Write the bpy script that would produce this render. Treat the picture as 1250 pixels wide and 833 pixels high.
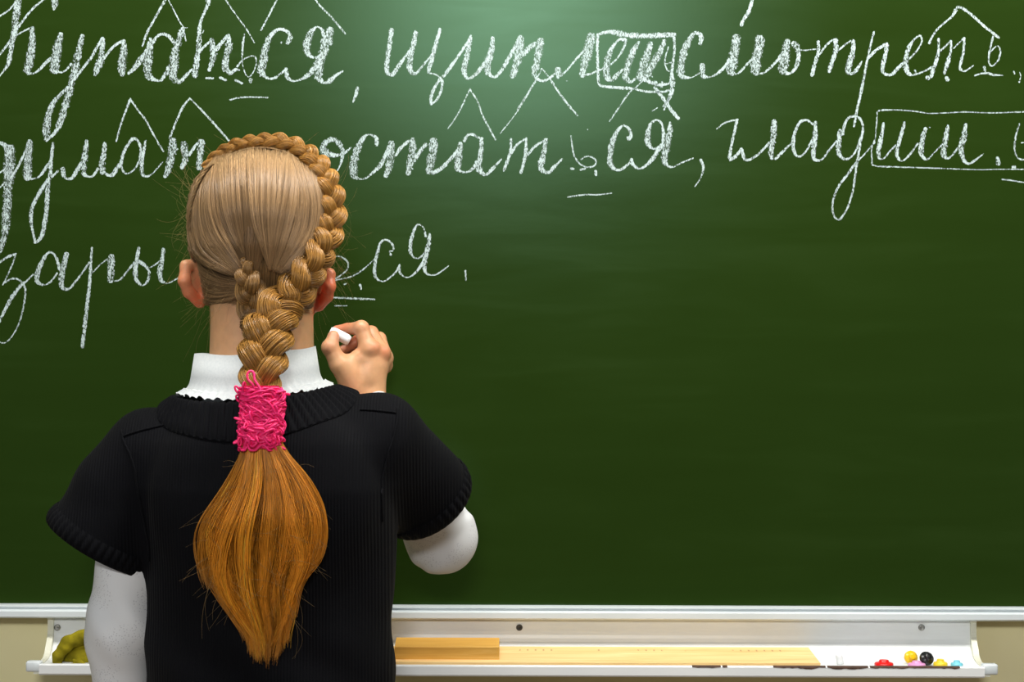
import bpy, bmesh, math, random
import numpy as np
from mathutils import Vector, Matrix

for o in list(bpy.data.objects):
    bpy.data.objects.remove(o, do_unlink=True)
scene = bpy.context.scene
COL = scene.collection
random.seed(7)
RNG = np.random.default_rng(11)
PI = math.pi

# ------------------------------------------------------------------ camera
FPX, CAMY, CAMZ = 2430.0, -2.55, 1.18
ROLL = math.radians(0.18)
cam_d = bpy.data.cameras.new('camera')
cam_d.sensor_width = 36.0
cam_d.lens = FPX * 36.0 / 1250.0
cam_d.clip_start = 0.05
cam = bpy.data.objects.new('camera', cam_d)
COL.objects.link(cam)
cam.matrix_world = Matrix.Translation((0, CAMY, CAMZ)) @ Matrix.Rotation(PI / 2, 4, 'X') @ Matrix.Rotation(ROLL, 4, 'Z')
scene.camera = cam

# ------------------------------------------------------------------ world, lamps, exposure
world = bpy.data.worlds.new('world')
scene.world = world
world.use_nodes = True
world.node_tree.nodes['Background'].inputs[0].default_value = (0.90, 0.95, 1.0, 1)
world.node_tree.nodes['Background'].inputs[1].default_value = 0.07


def area_lamp(name, loc, target, sx, sy, power, color=(1, 1, 1), spread=180):
    d = bpy.data.lights.new(name, 'AREA')
    d.shape = 'RECTANGLE'
    d.size, d.size_y = sx, sy
    d.energy = power
    d.color = color
    d.spread = math.radians(spread)
    o = bpy.data.objects.new(name, d)
    COL.objects.link(o)
    o.location = loc
    o.rotation_euler = (Vector(target) - Vector(loc)).to_track_quat('-Z', 'Y').to_euler()
    return o


# ceiling lamp far back in the class room: it mirrors as the pale sheen on the board
area_lamp('ceiling_lamp', (0.02, -6.6, 2.80), (0.02, 0.0, 1.3), 0.9, 0.5, 145, (1.0, 0.98, 0.94))
# strip lamp over the board
area_lamp('board_lamp', (0.25, -0.62, 2.26), (0.25, -0.20, 1.2), 2.2, 0.16, 43, (1.0, 0.97, 0.91))
# soft fill lamp added at the left rear; no source is seen there
area_lamp('fill_left', (-3.2, -3.2, 1.9), (0.0, -0.2, 1.1), 2.4, 1.6, 18, (0.92, 0.97, 1.0))

scene.view_settings.view_transform = 'Standard'
scene.view_settings.look = 'None'
scene.view_settings.gamma = 1.0
scene.view_settings.use_curve_mapping = False
scene.view_settings.exposure = 0.0


# ------------------------------------------------------------------ helpers
def P(px, py, Y):
    """photo pixel on the plane at depth Y -> world point"""
    u, v = px - 625.0, 416.5 - py
    c, s = math.cos(ROLL), math.sin(ROLL)
    u, v = u * c - v * s, u * s + v * c
    D = (Y - CAMY) / FPX
    return np.array((u * D, Y, CAMZ + v * D))


def PL(pts):
    return np.array([P(*p) for p in pts])


def new_mesh(name, verts, faces, smooth=True, col=None, uv=None):
    me = bpy.data.meshes.new(name)
    verts = np.asarray(verts, dtype=np.float32)
    if isinstance(faces, np.ndarray):
        n, k = faces.shape
        me.vertices.add(len(verts))
        me.vertices.foreach_set('co', verts.ravel())
        me.loops.add(n * k)
        me.loops.foreach_set('vertex_index', faces.astype(np.int32).ravel())
        me.polygons.add(n)
        me.polygons.foreach_set('loop_start', np.arange(0, n * k, k, dtype=np.int32))
        me.update(calc_edges=True)
    else:
        me.from_pydata(verts.tolist(), [], [list(map(int, f)) for f in faces])
        me.update()
    if smooth:
        me.polygons.foreach_set('use_smooth', np.ones(len(me.polygons), dtype=bool))
    if col is not None:
        at = me.attributes.new('Col', 'FLOAT_COLOR', 'POINT')
        c4 = np.ones((len(verts), 4), dtype=np.float32)
        c4[:, :3] = col
        at.data.foreach_set('color', c4.ravel())
    if uv is not None:
        lay = me.uv_layers.new(name='UVMap')
        li = np.empty(len(me.loops), dtype=np.int32)
        me.loops.foreach_get('vertex_index', li)
        lay.data.foreach_set('uv', np.asarray(uv, dtype=np.float32)[li].ravel())
    me.validate()
    return me


def mk(name, verts, faces, mat, parent=None, org=None, smooth=True, col=None, uv=None, kind=None):
    """one mesh object; verts in world space; org = world location of the top-level root"""
    verts = np.asarray(verts, dtype=np.float64)
    o_loc = None
    if parent is None:
        o_loc = np.array(org) if org is not None else np.zeros(3)
        verts = verts - o_loc
    else:
        verts = verts - np.array(org if org is not None else (0, 0, 0))
    me = new_mesh(name, verts, faces, smooth, col, uv)
    me.materials.append(mat)
    o = bpy.data.objects.new(name, me)
    COL.objects.link(o)
    if parent is not None:
        o.parent = parent
    else:
        o.location = o_loc
    if kind:
        o['kind'] = kind
    return o


def tag(o, label=None, cat=None, group=None, kind=None):
    if label: o['label'] = label
    if cat: o['category'] = cat
    if group: o['group'] = group
    if kind: o['kind'] = kind
    return o


def empty(name, loc):
    o = bpy.data.objects.new(name, None)
    COL.objects.link(o)
    o.location = loc
    o.empty_display_size = 0.05
    return o


def merge(parts):
    vs, fs, n = [], [], 0
    for v, f in parts:
        v = np.asarray(v, float)
        vs.append(v)
        fs += [[i + n for i in q] for q in (f.tolist() if isinstance(f, np.ndarray) else f)]
        n += len(v)
    return np.vstack(vs), fs


def box(x0, x1, y0, y1, z0, z1, bev=0.0, seg=2):
    bm = bmesh.new()
    bmesh.ops.create_cube(bm, size=1.0)
    for v in bm.verts:
        v.co = Vector(((x0 + x1) / 2 + v.co.x * (x1 - x0), (y0 + y1) / 2 + v.co.y * (y1 - y0), (z0 + z1) / 2 + v.co.z * (z1 - z0)))
    if bev > 0:
        bmesh.ops.bevel(bm, geom=list(bm.edges), offset=bev, segments=seg, affect='EDGES', profile=0.5)
    v = np.array([tuple(a.co) for a in bm.verts])
    bm.verts.index_update()
    f = [[a.index for a in q.verts] for q in bm.faces]
    bm.free()
    return v, f


def extrude_profile(prof, x0, x1, nx=1):
    """prof: closed list of (y, z), extruded along x"""
    n = len(prof)
    xs = np.linspace(x0, x1, nx + 1)
    v = [(x, y, z) for x in xs for y, z in prof]
    f = []
    for k in range(nx):
        for i in range(n):
            j = (i + 1) % n
            f.append([k * n + i, (k + 1) * n + i, (k + 1) * n + j, k * n + j])
    f.append(list(range(n)))
    f.append([nx * n + i for i in reversed(range(n))])
    return np.array(v), f


def lathe(prof, n=24):
    """prof: list of (r, h); axis z"""
    v, f = [], []
    for r, h in prof:
        for k in range(n):
            a = 2 * PI * k / n
            v.append((r * math.cos(a), r * math.sin(a), h))
    m = len(prof)
    for i in range(m - 1):
        for k in range(n):
            k2 = (k + 1) % n
            f.append([i * n + k, i * n + k2, (i + 1) * n + k2, (i + 1) * n + k])
    f.append([k for k in reversed(range(n))])
    f.append([(m - 1) * n + k for k in range(n)])
    return np.array(v), f


def catmull(pts, n):
    """resample a polyline of any dimension with a centripetal-like spline into n points, even in arc length"""
    pts = np.asarray(pts, float)
    if len(pts) == 2:
        t = np.linspace(0, 1, n)[:, None]
        return pts[0] * (1 - t) + pts[1] * t
    p = np.vstack([2 * pts[0] - pts[1], pts, 2 * pts[-1] - pts[-2]])
    out = []
    for i in range(1, len(p) - 2):
        t = np.linspace(0, 1, 16, endpoint=False)[:, None]
        a, b, c, d = p[i - 1], p[i], p[i + 1], p[i + 2]
        out.append(0.5 * ((2 * b) + (-a + c) * t + (2 * a - 5 * b + 4 * c - d) * t ** 2 + (-a + 3 * b - 3 * c + d) * t ** 3))
    out = np.vstack(out + [pts[-1:]])
    k = min(3, out.shape[1])
    s = np.concatenate([[0], np.cumsum(np.linalg.norm(np.diff(out[:, :k], axis=0), axis=1))])
    q = np.linspace(0, s[-1], n)
    return np.stack([np.interp(q, s, out[:, j]) for j in range(out.shape[1])], 1)


def tube(path, rad, sides=6, closed=False, caps=True):
    path = np.asarray(path, float)
    n = len(path)
    rad = np.broadcast_to(rad, (n,))
    T = np.gradient(path, axis=0)
    if closed:
        T = np.roll(path, -1, 0) - np.roll(path, 1, 0)
    T /= np.linalg.norm(T, axis=1)[:, None] + 1e-12
    ref = np.array((0, 0, 1.0)) if abs(T[0][2]) < 0.9 else np.array((1.0, 0, 0))
    N = ref - T[0] * ref.dot(T[0]); N /= np.linalg.norm(N)
    v = []
    for i in range(n):
        N = N - T[i] * N.dot(T[i]); N /= np.linalg.norm(N) + 1e-12
        B = np.cross(T[i], N)
        for k in range(sides):
            a = 2 * PI * k / sides
            v.append(path[i] + rad[i] * (math.cos(a) * N + math.sin(a) * B))
    f = []
    for i in range(n if closed else n - 1):
        i2 = (i + 1) % n
        for k in range(sides):
            k2 = (k + 1) % sides
            f.append([i * sides + k, i * sides + k2, i2 * sides + k2, i2 * sides + k])
    if caps and not closed:
        f.append(list(reversed(range(sides))))
        f.append([(n - 1) * sides + k for k in range(sides)])
    return np.array(v), f


# ------------------------------------------------------------------ SDF modelling
def cone(p, a, b, r1, r2):
    a = np.asarray(a, np.float32); b = np.asarray(b, np.float32)
    ba = b - a
    t = np.clip(((p - a) @ ba) / max(float(ba @ ba), 1e-9), 0, 1)
    return np.linalg.norm(p - a - t[:, None] * ba, axis=1) - (r1 + (r2 - r1) * t)


def ell(p, c, r, rot=None):
    q = p - np.asarray(c, np.float32)
    if rot is not None:
        q = q @ np.array(rot, np.float32)
    r = np.asarray(r, np.float32)
    k0 = np.linalg.norm(q / r, axis=1)
    k1 = np.linalg.norm(q / (r * r), axis=1)
    return k0 * (k0 - 1.0) / np.maximum(k1, 1e-6)


def smin(a, b, k):
    h = np.maximum(k - np.abs(a - b), 0) / k
    return np.minimum(a, b) - h * h * k * 0.25


def smax(a, b, k):
    return -smin(-a, -b, k)


def rotm(rx=0, ry=0, rz=0):
    return np.array(Matrix.Rotation(rz, 3, 'Z') @ Matrix.Rotation(ry, 3, 'Y') @ Matrix.Rotation(rx, 3, 'X'))


def grad(f, p, e=0.0006):
    g = np.empty_like(p)
    for k in range(3):
        d = np.zeros(3, np.float32); d[k] = e
        g[:, k] = (f(p + d) - f(p - d)) / (2 * e)
    return g


def project(f, p, off=0.0, it=4):
    p = np.asarray(p, np.float32).copy()
    for _ in range(it):
        g = grad(f, p)
        n2 = np.maximum((g * g).sum(1), 0.05)
        p -= (np.clip(f(p) - off, -0.03, 0.03) / n2)[:, None] * g
    return p


def nets(f, lo, hi, h):
    lo = np.asarray(lo, np.float32); hi = np.asarray(hi, np.float32)
    n = np.ceil((hi - lo) / h).astype(int) + 1
    ax = [lo[k] + h * np.arange(n[k], dtype=np.float32) for k in range(3)]
    F = np.empty(tuple(n), np.float32)
    step = max(1, int(400000 // (n[1] * n[2])))
    for i in range(0, n[0], step):
        g = np.stack(np.meshgrid(ax[0][i:i + step], ax[1], ax[2], indexing='ij'), -1).reshape(-1, 3)
        F[i:i + step] = f(g).reshape(-1, n[1], n[2])
    S = F < 0
    cs = np.zeros(tuple(n - 1), np.int8)
    offs = [(a, b, c) for a in (0, 1) for b in (0, 1) for c in (0, 1)]
    for a, b, c in offs:
        cs += S[a:n[0] - 1 + a, b:n[1] - 1 + b, c:n[2] - 1 + c]
    act = (cs > 0) & (cs < 8)
    I = np.argwhere(act)
    idx = -np.ones(tuple(n - 1), np.int32)
    idx[act] = np.arange(len(I))
    acc = np.zeros((len(I), 3)); cnt = np.zeros(len(I))
    for (a, b, c) in offs:
        for k in range(3):
            o1 = (a, b, c)
            if o1[k]: continue
            o2 = list(o1); o2[k] = 1
            i1 = I + o1; i2 = I + o2
            f1 = F[i1[:, 0], i1[:, 1], i1[:, 2]]; f2 = F[i2[:, 0], i2[:, 1], i2[:, 2]]
            m = (f1 < 0) != (f2 < 0)
            t = f1[m] / (f1[m] - f2[m])
            acc[m] += i1[m] + t[:, None] * (np.array(o2) - np.array(o1))
            cnt[m] += 1
    V = (lo + h * (acc / cnt[:, None])).astype(np.float32)
    Q = []
    for k in range(3):
        u, w = (k + 1) % 3, (k + 2) % 3
        sl1 = [slice(None)] * 3; sl2 = [slice(None)] * 3
        sl1[k] = slice(0, -1); sl2[k] = slice(1, None)
        E = np.argwhere(S[tuple(sl1)] != S[tuple(sl2)])
        E = E[(E[:, u] > 0) & (E[:, w] > 0) & (E[:, u] < n[u] - 1) & (E[:, w] < n[w] - 1)]
        ins = S[E[:, 0], E[:, 1], E[:, 2]]
        def ci(du, dw):
            c = E.copy(); c[:, u] += du; c[:, w] += dw
            return idx[c[:, 0], c[:, 1], c[:, 2]]
        q = np.stack([ci(-1, -1), ci(0, -1), ci(0, 0), ci(-1, 0)], 1)
        q[~ins] = q[~ins][:, ::-1]
        Q.append(q)
    Q = np.vstack(Q)
    Q = Q[(Q >= 0).all(1)]
    V = project(f, V, 0.0, 2)
    return V, Q


# ------------------------------------------------------------------ materials
class MatB:
    def __init__(self, name):
        self.m = bpy.data.materials.new(name)
        self.m.use_nodes = True
        self.nt = self.m.node_tree
        self.b = self.nt.nodes['Principled BSDF']
        self.out = self.nt.nodes['Material Output']

    def n(self, t, **kw):
        nd = self.nt.nodes.new(t)
        for k, v in kw.items():
            if k in nd.inputs.keys():
                nd.inputs[k].default_value = v
            else:
                setattr(nd, k, v)
        return nd

    def l(self, a, b):
        self.nt.links.new(a, b)

    def set(self, **kw):
        for k, v in kw.items():
            self.b.inputs[k.replace('_', ' ')].default_value = v
        return self

    def coord(self, scale=(1, 1, 1), kind='Object'):
        t = self.n('ShaderNodeTexCoord')
        mp = self.n('ShaderNodeMapping')
        mp.inputs['Scale'].default_value = scale
        self.l(t.outputs[kind], mp.inputs['Vector'])
        return mp.outputs[0]

    def noise(self, vec, scale, detail=3, rough=0.55, dist=0.0):
        nd = self.n('ShaderNodeTexNoise')
        nd.inputs['Scale'].default_value = scale
        nd.inputs['Detail'].default_value = detail
        nd.inputs['Roughness'].default_value = rough
        nd.inputs['Distortion'].default_value = dist
        self.l(vec, nd.inputs['Vector'])
        return nd.outputs['Fac']

    def ramp(self, fac, stops):
        r = self.n('ShaderNodeValToRGB')
        e = r.color_ramp.elements
        while len(e) > 1: e.remove(e[-1])
        e[0].position, e[0].color = stops[0][0], (*stops[0][1], 1)
        for p, c in stops[1:]:
            a = e.new(p); a.color = (*c, 1)
        self.l(fac, r.inputs[0])
        return r.outputs[0]

    def math(self, op, a, b=None, clamp=False):
        nd = self.n('ShaderNodeMath', operation=op)
        nd.use_clamp = clamp
        for i, x in enumerate((a, b)):
            if x is None: continue
            if isinstance(x, (int, float)): nd.inputs[i].default_value = x
            else: self.l(x, nd.inputs[i])
        return nd.outputs[0]

    def bump(self, h, strength=0.3, dist=0.001):
        nd = self.n('ShaderNodeBump')
        nd.inputs['Strength'].default_value = strength
        nd.inputs['Distance'].default_value = dist
        self.l(h, nd.inputs['Height'])
        self.l(nd.outputs[0], self.b.inputs['Normal'])


def noisy(name, c1, c2, scale, rough=0.5, sc=(1, 1, 1), bump=0.0, bd=0.001, spec=0.5, metal=0.0, detail=3):
    M = MatB(name)
    v = M.coord(sc)
    f = M.noise(v, scale, detail)
    M.l(M.ramp(f, [(0.3, c1), (0.7, c2)]), M.b.inputs['Base Color'])
    M.set(Roughness=rough, Metallic=metal)
    M.b.inputs['Specular IOR Level'].default_value = spec
    if bump: M.bump(f, bump, bd)
    return M.m


def mat_board():
    M = MatB('board_green')
    v = M.coord((1, 1, 1))
    big = M.noise(v, 2.2, 3)
    st = M.noise(M.coord((1.2, 1, 9)), 3.0, 5, 0.6, 0.6)       # sideways wiping streaks
    fine = M.noise(v, 160, 2)
    mix = M.math('ADD', M.math('MULTIPLY', big, 0.45), M.math('MULTIPLY', st, 0.55))
    c = M.ramp(mix, [(0.33, (0.0140, 0.0310, 0.0040)), (0.5, (0.0153, 0.0338, 0.0047)), (0.68, (0.0186, 0.0395, 0.0066))])
    bp = M.n('ShaderNodeBump')
    bp.inputs['Strength'].default_value = 0.04
    bp.inputs['Distance'].default_value = 0.0003
    M.l(fine, bp.inputs['Height'])
    df = M.n('ShaderNodeBsdfDiffuse')
    M.l(c, df.inputs['Color'])
    gl = M.n('ShaderNodeBsdfGlossy', distribution='BECKMANN')       # satin enamel: a soft, bounded sheen
    gl.inputs['Color'].default_value = (0.50, 1.0, 0.72, 1)
    M.l(M.math('ADD', M.math('MULTIPLY', st, 0.05), 0.200), gl.inputs['Roughness'])
    M.l(bp.outputs[0], df.inputs['Normal']); M.l(bp.outputs[0], gl.inputs['Normal'])
    mx = M.n('ShaderNodeMixShader')
    mx.inputs[0].default_value = 0.0108
    M.l(df.outputs[0], mx.inputs[1]); M.l(gl.outputs[0], mx.inputs[2])
    M.l(mx.outputs[0], M.out.inputs['Surface'])
    return M.m


def mat_chalk():
    M = MatB('chalk_mark')
    uvn = M.n('ShaderNodeUVMap')
    sep = M.n('ShaderNodeSeparateXYZ')
    M.l(uvn.outputs[0], sep.inputs[0])
    av = M.math('ABSOLUTE', sep.outputs[1])
    edge = M.math('MULTIPLY', M.math('POWER', av, 4.0), 0.16)
    v = M.coord((1, 1, 1))
    rot = M.n('ShaderNodeMapping')
    rot.inputs['Rotation'].default_value = (0, math.radians(50), 0)
    rot.inputs['Scale'].default_value = (1.0, 1.0, 0.45)
    M.l(v, rot.inputs['Vector'])
    g = M.noise(rot.outputs[0], 760, 3, 0.75)
    g2 = M.noise(v, 120, 2, 0.5)
    # sep.x holds the density of the stroke (wide strokes of the side of the chalk are thinner)
    thr = M.math('ADD', M.math('ADD', edge, sep.outputs[0]), M.math('MULTIPLY', g2, 0.22))
    a = M.math('MULTIPLY', M.math('SUBTRACT', g, thr), 5.0, True)
    a = M.math('MULTIPLY', a, 0.86)
    M.set(Roughness=0.95)
    M.b.inputs['Base Color'].default_value = (0.52, 0.63, 0.63, 1)
    M.b.inputs['Specular IOR Level'].default_value = 0.1
    M.l(a, M.b.inputs['Alpha'])
    return M.m


def mat_vcol(name, rough=0.4, spec=0.5, sss=0.0, noise_sc=0, namt=0.2, bump=0.0, sheen=0.0):
    M = MatB(name)
    at = M.n('ShaderNodeAttribute', attribute_name='Col')
    c = at.outputs['Color']
    if noise_sc:
        f = M.noise(M.coord(), noise_sc, 3)
        mx = M.n('ShaderNodeMixRGB', blend_type='MULTIPLY')
        mx.inputs[0].default_value = 1.0
        M.l(c, mx.inputs[1])
        M.l(M.ramp(f, [(0.25, (1 - namt,) * 3), (0.75, (1 + namt * 0.4,) * 3)]), mx.inputs[2])
        c = mx.outputs[0]
        if bump: M.bump(f, bump, 0.0006)
    M.l(c, M.b.inputs['Base Color'])
    M.set(Roughness=rough)
    M.b.inputs['Specular IOR Level'].default_value = spec
    if sss:
        M.b.inputs['Subsurface Weight'].default_value = sss
        M.b.inputs['Subsurface Radius'].default_value = (1.0, 0.35, 0.2)
        M.b.inputs['Subsurface Scale'].default_value = 0.006
    return M.m


def mat_knit():
    M = MatB('black_knit')
    v = M.coord()
    w = M.n('ShaderNodeTexWave', wave_type='BANDS', bands_direction='X')
    w.inputs['Scale'].default_value = 95.0
    w.inputs['Distortion'].default_value = 0.6
    w.inputs['Detail'].default_value = 1.0
    w.inputs['Detail Scale'].default_value = 8.0
    M.l(v, w.inputs['Vector'])
    f = M.noise(v, 700, 2)
    big = M.noise(v, 14, 3)
    M.l(M.ramp(big, [(0.3, (0.0022, 0.0024, 0.0036)), (0.7, (0.0038, 0.0040, 0.0056))]), M.b.inputs['Base Color'])
    h = M.math('ADD', M.math('MULTIPLY', w.outputs['Fac'], 0.8), M.math('MULTIPLY', f, 0.5))
    M.bump(h, 0.55, 0.0012)
    M.set(Roughness=0.85)
    M.b.inputs['Specular IOR Level'].default_value = 0.10
    M.b.inputs['Sheen Weight'].default_value = 0.012
    M.b.inputs['Sheen Roughness'].default_value = 0.4
    return M.m


def mat_white_knit():
    M = MatB('white_jersey')
    v = M.coord()
    vo = M.n('ShaderNodeTexVoronoi')
    vo.inputs['Scale'].default_value = 430
    M.l(v, vo.inputs['Vector'])
    patch = M.noise(v, 22, 2)
    hole = M.math('MULTIPLY', M.math('LESS_THAN', vo.outputs['Distance'], 0.27), M.math('GREATER_THAN', patch, 0.52))
    f = M.noise(v, 900, 2)
    mx = M.n('ShaderNodeMixRGB')
    mx.inputs[1].default_value = (0.76, 0.78, 0.80, 1)
    mx.inputs[2].default_value = (0.56, 0.57, 0.60, 1)
    M.l(hole, mx.inputs[0])
    M.l(mx.outputs[0], M.b.inputs['Base Color'])
    M.bump(M.math('SUBTRACT', M.math('MULTIPLY', f, 0.5), hole), 0.25, 0.0008)
    M.set(Roughness=0.9)
    M.b.inputs['Specular IOR Level'].default_value = 0.2
    return M.m


def mat_wood(name, c1, c2, c3, ticks=False):
    M = MatB(name)
    v = M.coord((2.5, 40, 40))
    f = M.noise(v, 3.0, 4, 0.6, 0.8)
    c = M.ramp(f, [(0.3, c1), (0.55, c2), (0.75, c3)])
    if ticks:
        t = M.n('ShaderNodeTexCoord')
        sp = M.n('ShaderNodeSeparateXYZ')
        M.l(t.outputs['Object'], sp.inputs[0])
        # printed centimetre ticks along the upper edge of the ruler (object z grows towards that edge)
        fr = M.math('LESS_THAN', M.math('FRACT', M.math('MULTIPLY', sp.outputs[0], 100.0)), 0.22)
        band = M.math('MULTIPLY', M.math('GREATER_THAN', sp.outputs[1], 0.0135), M.math('LESS_THAN', sp.outputs[1], 0.0195))
        worn = M.math('GREATER_THAN', M.noise(t.outputs['Object'], 14, 2), 0.5)
        k = M.math('MULTIPLY', M.math('MULTIPLY', fr, band), M.math('MULTIPLY', worn, 0.55))
        mx = M.n('ShaderNodeMixRGB')
        M.l(k, mx.inputs[0]); M.l(c, mx.inputs[1])
        mx.inputs[2].default_value = (0.25, 0.13, 0.05, 1)
        c = mx.outputs[0]
    M.l(c, M.b.inputs['Base Color'])
    M.set(Roughness=0.5)
    M.bump(f, 0.08, 0.0005)
    return M.m


def mat_enamel():
    M = MatB('white_enamel')
    v = M.coord()
    f = M.noise(v, 6, 3)
    c = M.ramp(f, [(0.3, (0.70, 0.73, 0.74)), (0.7, (0.78, 0.80, 0.80))])
    M.l(c, M.b.inputs['Base Color'])
    M.set(Roughness=0.32)
    M.bump(M.noise(v, 60, 2), 0.04, 0.0005)
    return M.m


MB = mat_board()
MCH = mat_chalk()
M_wall = noisy('wall_paint', (0.82, 0.77, 0.44), (0.87, 0.82, 0.50), 9, 0.75, bump=0.15, bd=0.002, spec=0.3)
M_floor = noisy('floor_lino', (0.16, 0.10, 0.06), (0.24, 0.15, 0.09), 5, 0.45)
M_enamel = mat_enamel()
M_rail = noisy('painted_rail', (0.62, 0.68, 0.70), (0.68, 0.73, 0.75), 8, 0.28)
M_dark = noisy('screw_dark', (0.02, 0.018, 0.015), (0.05, 0.045, 0.04), 200, 0.5)
M_steel = noisy('screw_steel', (0.25, 0.25, 0.24), (0.4, 0.4, 0.38), 200, 0.35, metal=0.8)
M_rust = noisy('chipped_rust', (0.035, 0.018, 0.010), (0.10, 0.05, 0.03), 150, 0.8)
M_ruler = mat_wood('ruler_wood', (0.74, 0.46, 0.17), (0.84, 0.58, 0.25), (0.90, 0.68, 0.34), ticks=True)
M_block = mat_wood('handle_wood', (0.62, 0.31, 0.045), (0.72, 0.40, 0.075), (0.80, 0.50, 0.14))
M_knit = mat_knit()
M_white = mat_white_knit()
M_collar = noisy('white_collar', (0.60, 0.64, 0.66), (0.68, 0.71, 0.72), 400, 0.9, bump=0.3, bd=0.0006, spec=0.2)
M_skin = mat_vcol('skin', 0.42, 0.4, 0.25, 120, 0.10, 0.10)
M_hair = mat_vcol('hair', 0.38, 0.34)
M_braid = mat_vcol('hair_plait', 0.36, 0.42)
M_haircap = mat_vcol('hair_base', 0.6, 0.3, 0, 90, 0.5)
M_pink = noisy('pink_cord', (0.92, 0.008, 0.14), (0.98, 0.03, 0.22), 260, 0.5)
M_cloth = noisy('olive_cloth', (0.13, 0.11, 0.004), (0.36, 0.30, 0.012), 45, 0.9, bump=0.5, bd=0.002, spec=0.15, detail=4)
M_chalkstick = noisy('chalk_stick', (0.80, 0.82, 0.84), (0.88, 0.89, 0.90), 200, 0.85, bump=0.1, spec=0.2)
M_skirt = noisy('black_skirt', (0.008, 0.008, 0.010), (0.014, 0.014, 0.017), 40, 0.85, bump=0.2)
M_tights = noisy('white_tights', (0.6, 0.6, 0.62), (0.68, 0.68, 0.7), 300, 0.85)
M_shoe = noisy('black_shoe', (0.010, 0.010, 0.010), (0.02, 0.02, 0.02), 60, 0.3)
M_eye = noisy('eye_white', (0.7, 0.7, 0.7), (0.75, 0.75, 0.75), 30, 0.15)


def plastic(name, c):
    return noisy(name, tuple(x * 0.9 for x in c), c, 80, 0.3)


# ------------------------------------------------------------------ the room
v, f = box(-3.2, 3.2, 0.032, 0.13, 0.0, 2.95)
tag(mk('wall_back', v, f, M_wall, smooth=False), kind='structure')
v, f = box(-3.2, 3.2, -4.2, 0.13, -0.1, 0.0)
tag(mk('floor', v, f, M_floor, smooth=False), kind='structure')
v, f = extrude_profile([(0.033, 0.0), (0.033, 0.08), (0.022, 0.08), (0.016, 0.07), (0.016, 0.0)], -3.2, 3.2)
tag(mk('baseboard_back', v, f, noisy('baseboard_paint', (0.2, 0.11, 0.05), (0.26, 0.15, 0.07), 10, 0.5), smooth=False), kind='structure')

# ------------------------------------------------------------------ chalkboard
zr_top = P(625, 741.5, -0.016)[2]
zr_bot = P(625, 757, -0.022)[2]
BX0, BX1, BZ1 = -1.50, 1.50, zr_top + 1.05
BORG = (0.0, 0.0, zr_bot)
board = empty('chalkboard', BORG)
tag(board, 'long green chalkboard covered with white cursive handwriting, fixed to the wall', 'chalkboard')
v, f = box(BX0, BX1, 0.0, 0.030, zr_bot + 0.003, BZ1)
mk('board_panel', v, f, MB, board, BORG, smooth=False)
h = zr_top - zr_bot
rp = [(0.031, zr_bot), (-0.020, zr_bot), (-0.0225, zr_bot + 0.002), (-0.0225, zr_bot + 0.0088), (-0.021, zr_bot + 0.0100),
      (-0.0135, zr_bot + 0.0108), (-0.0135, zr_bot + 0.0128), (-0.0165, zr_bot + 0.0138), (-0.0165, zr_top - 0.0006), (-0.0155, zr_top), (-0.0005, zr_top + 0.0006), (0.031, zr_top + 0.0006)]
v, f = extrude_profile(rp, BX0 - 0.01, BX1 + 0.01)
mk('frame_rail', v, f, M_rail, board, BORG, smooth=False)
v, f = box(BX0 - 0.01, BX1 + 0.01, -0.018, 0.031, BZ1 - 0.015, BZ1 + 0.012, 0.002)
mk('frame_rail', v, f, M_rail, board, BORG, smooth=False)
for x in (BX0, BX1):
    v, f = box(x - 0.012, x + 0.012, -0.0175, 0.031, zr_bot, BZ1, 0.002)
    mk('frame_rail', v, f, M_rail, board, BORG, smooth=False)


# ------------------------------------------------------------------ chalk writing
def stroke_mesh(pts, lift):
    """pts: list of (px, py, w px) -> ribbon lying on the board"""
    pts = np.asarray(pts, float)
    L = np.linalg.norm(np.diff(pts[:, :2], axis=0), axis=1).sum()
    n = max(4, int(L / 1.6))
    c = catmull(pts, n)
    T = np.gradient(c[:, :2], axis=0)
    T /= np.linalg.norm(T, axis=1)[:, None] + 1e-9
    # round ends
    c0 = c[0].copy(); c0[:2] -= T[0] * c[0, 2] * 0.35; c0[2] *= 0.55
    c1 = c[-1].copy(); c1[:2] += T[-1] * c[-1, 2] * 0.35; c1[2] *= 0.55
    c = np.vstack([c0, c, c1]); T = np.vstack([T[:1], T, T[-1:]])
    N = np.stack([-T[:, 1], T[:, 0]], 1)
    w = c[:, 2] * 0.5 * (1 + 0.10 * RNG.standard_normal(len(c)))
    V, U = [], []
    for i in range(len(c)):
        dens = float(np.interp(c[i, 2], [2.0, 4.0, 5.0, 9.0], [0.25, 0.21, 0.23, 0.285]))
        for s in (-1, 1):
            q = c[i, :2] + s * N[i] * w[i]
            V.append(P(q[0], q[1], -0.0004 - lift)); U.append((dens, s))
    F = [[2 * i, 2 * i + 1, 2 * i + 3, 2 * i + 2] for i in range(len(c) - 1)]
    return np.array(V), F, U


def chalk(name, groups, label=None):
    """groups: list of (ox, oy, scale, text); text: strokes split by ';', points 'x,y[,w]'"""
    Vs, Fs, Us, n, k = [], [], [], 0, 0
    for ox, oy, sc, text in groups:
        for st in text.strip().strip(';').split(';'):
            pts, w = [], 24.0
            for tok in st.split():
                a = [float(x) for x in tok.split(',')]
                if len(a) > 2: w = a[2]
                pts.append((ox + a[0] / sc, oy + a[1] / sc, max(1.5, w / sc * float(np.interp(w / sc, [2.5, 4.0, 7.0], [0.76, 0.98, 1.20])))))
            V, F, U = stroke_mesh(pts, 1.5e-5 * (k % 13))
            Vs.append(V); Us += U
            Fs += [[i + n for i in q] for q in F]
            n += len(V); k += 1
    o = mk(name, np.vstack(Vs), Fs, MCH, board, BORG, smooth=False, uv=Us)
    if label: o['label'] = label
    return o


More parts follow.
